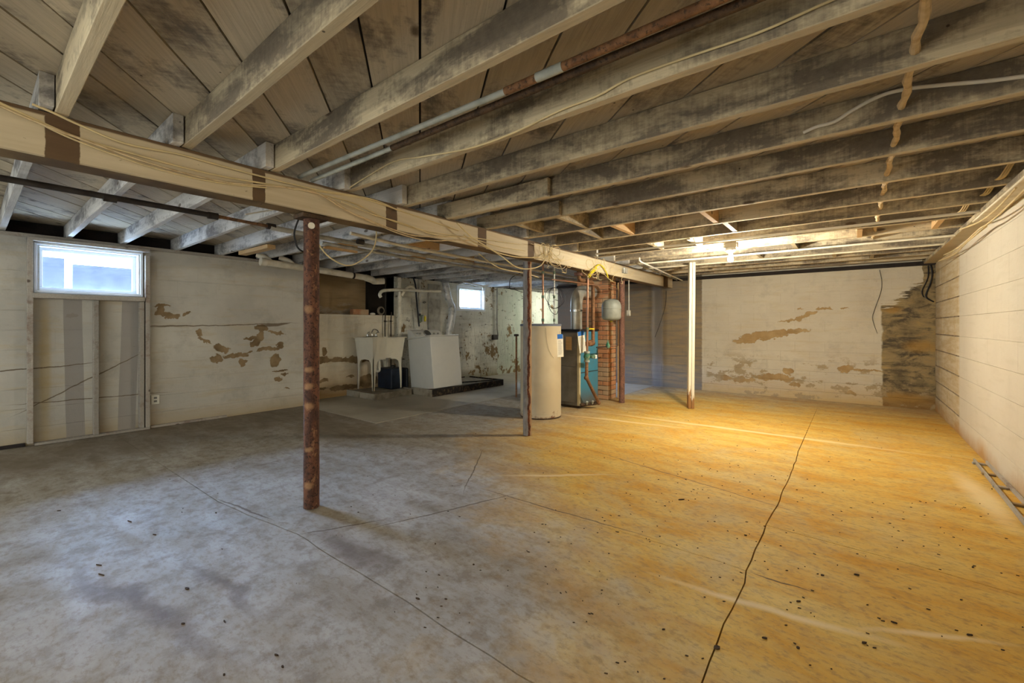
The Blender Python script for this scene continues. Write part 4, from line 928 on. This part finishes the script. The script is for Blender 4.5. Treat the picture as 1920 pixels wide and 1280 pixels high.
def hang_tag(name, label, loc, w_, h_, ang, tilt):
    t = thing(name, loc, label, 'tag'); m_ = Matrix.Translation(loc) @ Matrix.Rotation(R(ang), 4, 'Z') @ Matrix.Rotation(R(tilt), 4, 'X')
    b = bm_new(); abox(b, (-.0015, -w_ / 2, -h_), (.0015, w_ / 2, 0), 0, m_); obj('card', b, 'paper', t)
    b = bm_new(); abox(b, (.0016, -w_ / 2 + .006, -.05), (.0026, w_ / 2 - .006, .012), 0, m_); obj('blue_header', b, 'print_blue', t)
    b = bm_new(); z = -.075; rr = random.Random(2)
    while z > -h_ + .03:
        abox(b, (.0016, -w_ / 2 + .015, z), (.0022, w_ / 2 - .015 - rr.random() * .02, z + .0035), 0, m_); z -= .012
    obj('printed_lines', b, 'print_grey', t)
    b = bm_new(); acyl(b, m_ @ Vector((0, 0, 0)), m_ @ Vector((0, 0, .05)), .0015, seg=6); obj('string', b, 'cable_grey', t)
hang_tag('service_tag', 'white instruction tag with blue top hanging on the water heater', Vector((-3.045, 4.865, 1.10)), .10, .29, -22, 2)
hang_tag('service_tag', 'white instruction tag with blue top tilted against the blue boiler', Vector((-3.10, 5.52, 1.13)), .13, .30, -20, 9)

# ------------------------------------------------------------------ boiler, flue, chimney
bo = thing('boiler', (-3.46, 5.92, 0), 'boiler with grey front, blue side and cream corner trim', 'boiler')
box('casing', (-3.75, 5.62, .03), (-3.185, 6.20, 1.14), 'boiler_grey', bo, .006)
box('blue_side', (-3.184, 5.64, .05), (-3.168, 6.19, 1.135), 'boiler_side', bo, .003)
box('front_panel', (-3.73, 5.605, .62), (-3.21, 5.619, 1.12), 'boiler_grey', bo, .003)
box('front_panel', (-3.73, 5.605, .08), (-3.21, 5.619, .61), 'boiler_grey', bo, .003)
box('corner_trim', (-3.205, 5.598, .04), (-3.166, 5.635, 1.14), 'boiler_trim', bo, .003)
box('top_panel', (-3.76, 5.59, 1.141), (-3.16, 6.21, 1.17), 'black_plastic', bo, .004)
box('base', (-3.74, 5.63, .004), (-3.19, 6.19, .03), 'rust_brown', bo)
box('seam', (-3.167, 5.64, .52), (-3.162, 6.19, .53), 'iron', bo)
box('brass_plate', (-3.40, 5.598, .86), (-3.30, 5.604, 1.06), 'raw_wood', bo)
fl = thing('flue_pipe', (-3.42, 5.93, 1.17), 'galvanised flue pipe with a bend from the boiler to the chimney', 'flue')
tube('lower_section', P((-3.40, 5.92, 1.171), (-3.40, 5.92, 1.46)), .088, 'galvanised', fl, 24, 1)
tube('elbow', P((-3.40, 5.92, 1.44), (-3.40, 5.92, 1.58), (-3.405, 5.97, 1.70), (-3.42, 6.10, 1.77), (-3.43, 6.3, 1.78), (-3.43, 6.56, 1.78)), .094, 'galvanised', fl, 24, 4)
b = bm_new(); acyl(b, (-3.40, 5.92, 1.445), (-3.40, 5.92, 1.475), .099, seg=24); obj('band', b, 'chrome', fl, True)
b = bm_new(); acyl(b, (-3.43, 6.50, 1.78), (-3.43, 6.535, 1.78), .13, seg=24); obj('thimble', b, 'rust_pipe', fl, True)
ch = thing('chimney', (-3.45, 6.7, 0), 'red brick chimney stack behind the boiler rising to the joists', 'chimney')
cx0, cx1, cy0, cy1 = -3.745, -3.165, 6.54, 6.86
box('mortar_core', (cx0 + .012, cy0 + .008, .004), (cx1 - .008, cy1 - .005, 2.30), 'mortar', ch)
cache = {}
def brick(x0_, x1_, y0_, y1_, z0_, z1_):
    k = (round(x1_ - x0_, 3), round(y1_ - y0_, 3))
    if k not in cache:
        b = bm_new(); abox(b, (-k[0] / 2, -k[1] / 2, -(z1_ - z0_) / 2), (k[0] / 2, k[1] / 2, (z1_ - z0_) / 2), .003)
        me = bpy.data.meshes.new('brick'); b.to_mesh(me); b.free(); me.materials.append(MAT['brick']); cache[k] = me
    link_copy(cache[k], 'brick', ((x0_ + x1_) / 2, (y0_ + y1_) / 2, (z0_ + z1_) / 2), ch)
z = .006; r_ = 0; CH_ = .0762
while z < 2.27:
    if r_ % 2 == 0: xs = [cx0, cx0 + .193, cx0 + .386, cx1]
    else: xs = [cx0, cx0 + .095, cx0 + .29, cx0 + .485, cx1]
    for a, e in zip(xs, xs[1:]): brick(a, e - .01 if e < cx1 else e, cy0 + random.uniform(-.002, .002), cy0 + .09, z, z + .065)
    ys = [cy0 + .10, cy0 + .20, cy1] if r_ % 2 == 0 else [cy0 + .10, cy1 - .0]
    for a, e in zip(ys, ys[1:]): brick(cx1 - .09, cx1 + random.uniform(-.002, .002), a, e - .01, z, z + .065)
    z += CH_; r_ += 1
tag(box('board', (-3.12, 6.80, .004), (-3.08, 6.88, 1.95), 'raw_wood', None, .003), 'narrow raw board standing against the right side of the chimney', 'board')
# expansion tank and boiler piping
et = thing('expansion_tank', (-2.93, 6.17, 1.30), 'grey domed expansion tank hanging beside the chimney', 'tank')
b = bm_new(); tr_ = .152
alathe(b, [(.02, 0), (.10, .01), (.135, .03), (tr_ - .004, .055), (tr_ - .004, .18), (tr_, .185), (tr_, .20), (tr_ - .004, .205), (tr_ - .004, .235), (tr_ - .02, .285), (.10, .32), (.03, .338), (.01, .34)], (-2.93, 6.17, 1.30), 32); obj('shell', b, 'tank_grey', et, True)
tube('nipple', P((-2.93, 6.17, 1.63), (-2.93, 6.17, 1.76)), .012, 'rust_pipe', et, 10, 1)
b = bm_new(); acyl(b, (-2.93, 6.17, 1.28), (-2.93, 6.17, 1.30), .02, seg=10); obj('air_valve', b, 'yellow', et, True)
pa = thing('supply_riser', (-3.0, 5.53, .9), 'bare vertical copper riser with yellow-handled valve in front of the boiler', 'pipe')
tube('riser', P((-3.0, 5.545, 1.955), (-3.0, 5.53, .86)), .0155, 'copper_pipe', pa, 12, 1)
b = bm_new(); acyl(b, (-3.0, 5.535, 1.16), (-3.0, 5.535, 1.20), .022, seg=12); obj('fitting', b, 'copper_green', pa, True)
b = bm_new(); acyl(b, (-3.0, 5.55, 1.90), (-3.0, 5.55, 1.955), .021, seg=12); obj('fitting', b, 'copper_green', pa, True)
box('valve_handle', (-2.985, 5.54, 1.168), (-2.97, 5.70, 1.188), 'yellow', pa, .003)
pu = thing('circulator_pump', (-3.0, 5.52, .70), 'green circulator pump with flanges in front of the blue boiler side', 'pump')
b = bm_new(); acyl(b, (-3.0, 5.52, .73), (-3.0, 5.52, .83), .038, seg=16); asph(b, (-3.0, 5.52, .78), .048); obj('body', b, 'pump_green', pu, True)
for z_ in (.715, .845):
    b = bm_new(); acyl(b, (-3.0, 5.52, z_ - .012), (-3.0, 5.52, z_ + .012), .042, seg=14); obj('flange', b, 'lead_paint', pu, True)
box('motor', (-2.98, 5.56, .755), (-2.93, 5.66, .80), 'pump_green', pu, .01); box('label_box', (-2.975, 5.66, .745), (-2.935, 5.71, .80), 'vinyl', pu, .003)
rp = thing('return_pipe', (-2.98, 5.5, .07), 'rust-brown return pipe slanting down from the pump to the boiler foot', 'pipe')
tube('pipe', P((-3.0, 5.515, .70), (-2.99, 5.49, .48)), .024, 'rust_pipe', rp, 12, 1)
tube('slanting_pipe', P((-2.99, 5.48, .49), (-2.97, 5.53, .40), (-2.96, 5.80, .09)), .024, 'rust_pipe', rp, 12, 1)
tube('lower_pipe', P((-2.96, 5.80, .085), (-3.02, 5.74, .07), (-3.15, 5.60, .06)), .022, 'rust_brown', rp, 12, 2)
for q in ((-2.99, 5.485, .48), (-2.96, 5.80, .085)):
    b = bm_new(); asph(b, q, .034); obj('elbow', b, 'rust_pipe', rp, True)
b = bm_new(); acyl(b, (-3.02, 5.72, .075), (-3.0, 5.70, .12), .014); acyl(b, (-3.08, 5.66, .07), (-3.06, 5.64, .11), .016); obj('drain_valve', b, 'lead_paint', rp, True)
mp = thing('main_pipe', (-3.05, 5.75, .98), 'thick rust-brown iron pipe rising beside the boiler and turning under the beam', 'pipe')
tube('riser', P((-3.05, 5.80, .95), (-3.05, 5.80, 1.82)), .027, 'rust_pipe', mp, 14, 1)
tube('upper_bend', P((-3.05, 5.80, 1.80), (-3.05, 5.78, 1.855), (-3.05, 5.72, 1.875), (-3.05, 5.58, 1.875), (-3.05, 5.44, 1.875), (-3.05, 5.39, 1.90), (-3.05, 5.38, 1.96), (-3.05, 5.38, 2.12)), .028, 'rust_pipe', mp, 14, 4)
b = bm_new(); asph(b, (-3.04, 5.72, .97), .05); acyl(b, (-3.04, 5.60, .96), (-3.04, 5.78, .97), .04); obj('tee', b, 'rust_pipe', mp, True)
b = bm_new(); acyl(b, (-3.05, 5.36, 1.93), (-3.05, 5.36, 1.975), .06, seg=14); obj('union', b, 'rust_far', mp, True)
fv = thing('feed_valve', (-2.95, 6.09, .90), 'green bell-shaped valve on the thin pipe between boiler and red post', 'valve')
b = bm_new(); alathe(b, [(.012, -.045), (.030, -.03), (.034, .0), (.022, .03), (.012, .06), (.006, .085)], (-2.95, 6.09, .92), 16); obj('body', b, 'pump_green', fv, True)
tube('pipe', P((-2.96, 5.74, .905), (-2.95, 6.06, .905)), .010, 'iron', fv, 8, 1); tube('pipe', P((-2.95, 6.12, .905), (-2.95, 6.445, .905)), .008, 'copper_pipe', fv, 8, 1)
fd = thing('feed_pipe', (-2.95, 6.45, .9), 'thin copper pipe running under the beam and down in front of the tank', 'pipe')
tube('pipe', P((-3.10, 4.75, 1.83), (-3.02, 5.4, 1.83), (-2.96, 6.32, 1.815), (-2.95, 6.42, 1.80), (-2.95, 6.455, 1.76), (-2.95, 6.455, 1.3), (-2.95, 6.455, .905)), .0085, 'copper_pipe', fd, 8, 3)
box('valve_handle', (-2.94, 6.46, 1.30), (-2.93, 6.56, 1.318), 'yellow', fd, .003)
cc = lambda i: (.115 + .03 * math.sin(i * .9)) * math.cos(i * .55)
tag(tube('wire_coil', [Vector((-3.17 + .78 * cc(i) * (1 if i < 28 else .6), 4.93 + .62 * cc(i) * (1 if i < 28 else .6), 1.60 - (i > 26) * .015 * (i - 26) + .14 * math.sin(i * .55))) for i in range(38)], .004, 'cable_black', None, 6, 3), 'loose loops of dark wire hanging on the risers above the water heater', 'wire')
yt = thing('yellow_ribbon', (-2.74, 5.3, 1.9), 'yellow gas flex and tag looped on the beam above the boiler', 'ribbon')
tube('strand', [atX(x, y, -2.755) for x, y in [(1104, 517), (1108, 509), (1116, 501), (1124, 496), (1131, 501), (1137, 511), (1140, 520)]], .010, 'yellow', yt, 6, 4)
tube('tag_strip', [atX(x, y, -2.75) for x, y in [(1104, 518), (1110, 510), (1117, 503)]], .024, 'yellow', yt, 6, 3)
jb = thing('junction_box', (-2.75, 6.27, 2.03), 'small grey metal junction box on the beam above the red post', 'box')
box('box', (-2.777, 6.21, 2.03), (-2.735, 6.33, 2.11), 'galvanised', jb, .004); box('cover', (-2.735, 6.215, 2.035), (-2.73, 6.325, 2.105), 'pvc_grey', jb)
ec = thing('switch_conduit', (-2.80, 6.52, 1.4), 'thin metal conduit with a small switch box beside the red steel post', 'conduit')
tube('conduit', P((-2.80, 6.53, 1.95), (-2.80, 6.53, 1.47)), .010, 'galvanised', ec, 8, 1); box('switch_box', (-2.83, 6.50, 1.38), (-2.78, 6.56, 1.47), 'pvc_grey', ec, .004)

# ------------------------------------------------------------------ right wall edging and floor debris
tf = thing('drain_forms', (.86, 4.9, 0), 'broken wooden forms left along the foot of the right wall', 'boards')
for a, c in (((.80, 3.2), (.845, 5.62)), ((.90, 3.2), (.918, 5.60))):
    b = bm_new(); aprism(b, [(a[0], a[1]), (a[0] + .016, a[1]), (c[0] + .012, c[1]), (c[0], c[1])], .002, .030); obj('rail', b, 'stud_wood', tf)
for k, y in enumerate((3.5, 3.95, 4.4, 4.8, 5.15, 5.5)):
    b = bm_new(); abox(b, (.825, y, .002), (.905, y + .035, .018), .002); obj('cross_piece', b, 'stud_wood' if k % 2 else 'chip_pale', tf)
rnd = random.Random(11)
def chip(b, x, y, L, w_, a, h_=.004, z=.0):
    ca_, sa = math.cos(a), math.sin(a); pts = []
    for k in range(6):
        t = k / 6 * 2 * math.pi; u, v = L * math.cos(t) * rnd.uniform(.7, 1.1), w_ * math.sin(t) * rnd.uniform(.7, 1.1)
        pts.append((x + u * ca_ - v * sa, y + u * sa + v * ca_))
    aprism(b, pts, z + .0005, z + h_)
b = bm_new()
for _ in range(420):
    x = rnd.uniform(-4.5, .85); y = rnd.uniform(.8, 7.5)
    if rnd.random() < .55: x = rnd.uniform(-1.6, .7); y = rnd.uniform(1.1, 4.2)
    chip(b, x, y, rnd.uniform(.002, .008), rnd.uniform(.001, .0025), rnd.uniform(-.5, .8))
tag(obj('floor_crumbs', b, 'chip'), 'scattered small dark crumbs and flakes over the floor', 'debris', kind='stuff')
big = [((110, 958), .018, .006), ((243, 978), .045, .005), ((290, 1003), .022, .004), ((186, 1060), .03, .003), ((190, 1078), .03, .003), ((351, 1104), .022, .010), ((405, 962), .014, .007), ((343, 1170), .013, .007), ((421, 1166), .018, .004), ((518, 1229), .014, .005), ((530, 1251), .010, .006), ((420, 1266), .006, .006), ((783, 1123), .016, .006), ((836, 1124), .010, .004), ((816, 1020), .005, .008), ((888, 1059), .007, .006), ((1277, 937), .035, .010), ((1542, 1079), .012, .008), ((1606, 1078), .016, .008), ((1824, 1064), .010, .007), ((1398, 1004), .010, .006), ((1497, 1128), .018, .005), ((1434, 1197), .016, .007), ((1677, 1168), .016, .005), ((1818, 1191), .02, .005), ((1496, 1215), .010, .010), ((1620, 1206), .014, .008), ((1244, 1181), .012, .004), ((1860, 917), .008, .006), ((1344, 1215), .018, .016)]
wh_ = ['lying on the grey floor left of the nearest post', 'on the floor right of the nearest post', 'on the orange-stained part of the floor']
for (pp, L, w_) in big:
    q = atZ(pp[0], pp[1], 0); b = bm_new(); chip(b, q.x, q.y, L * .7, w_ * .6, rnd.uniform(0, .9), .006)
    k = 0 if pp[0] < 600 else (1 if pp[0] < 900 else 2)
    tag(obj('wood_chip', b, 'chip'), 'small dark splinter of debris ' + wh_[k], 'debris', ['dark splinters on the grey floor', 'dark splinters by the nearest post', 'dark splinters on the orange floor'][k])
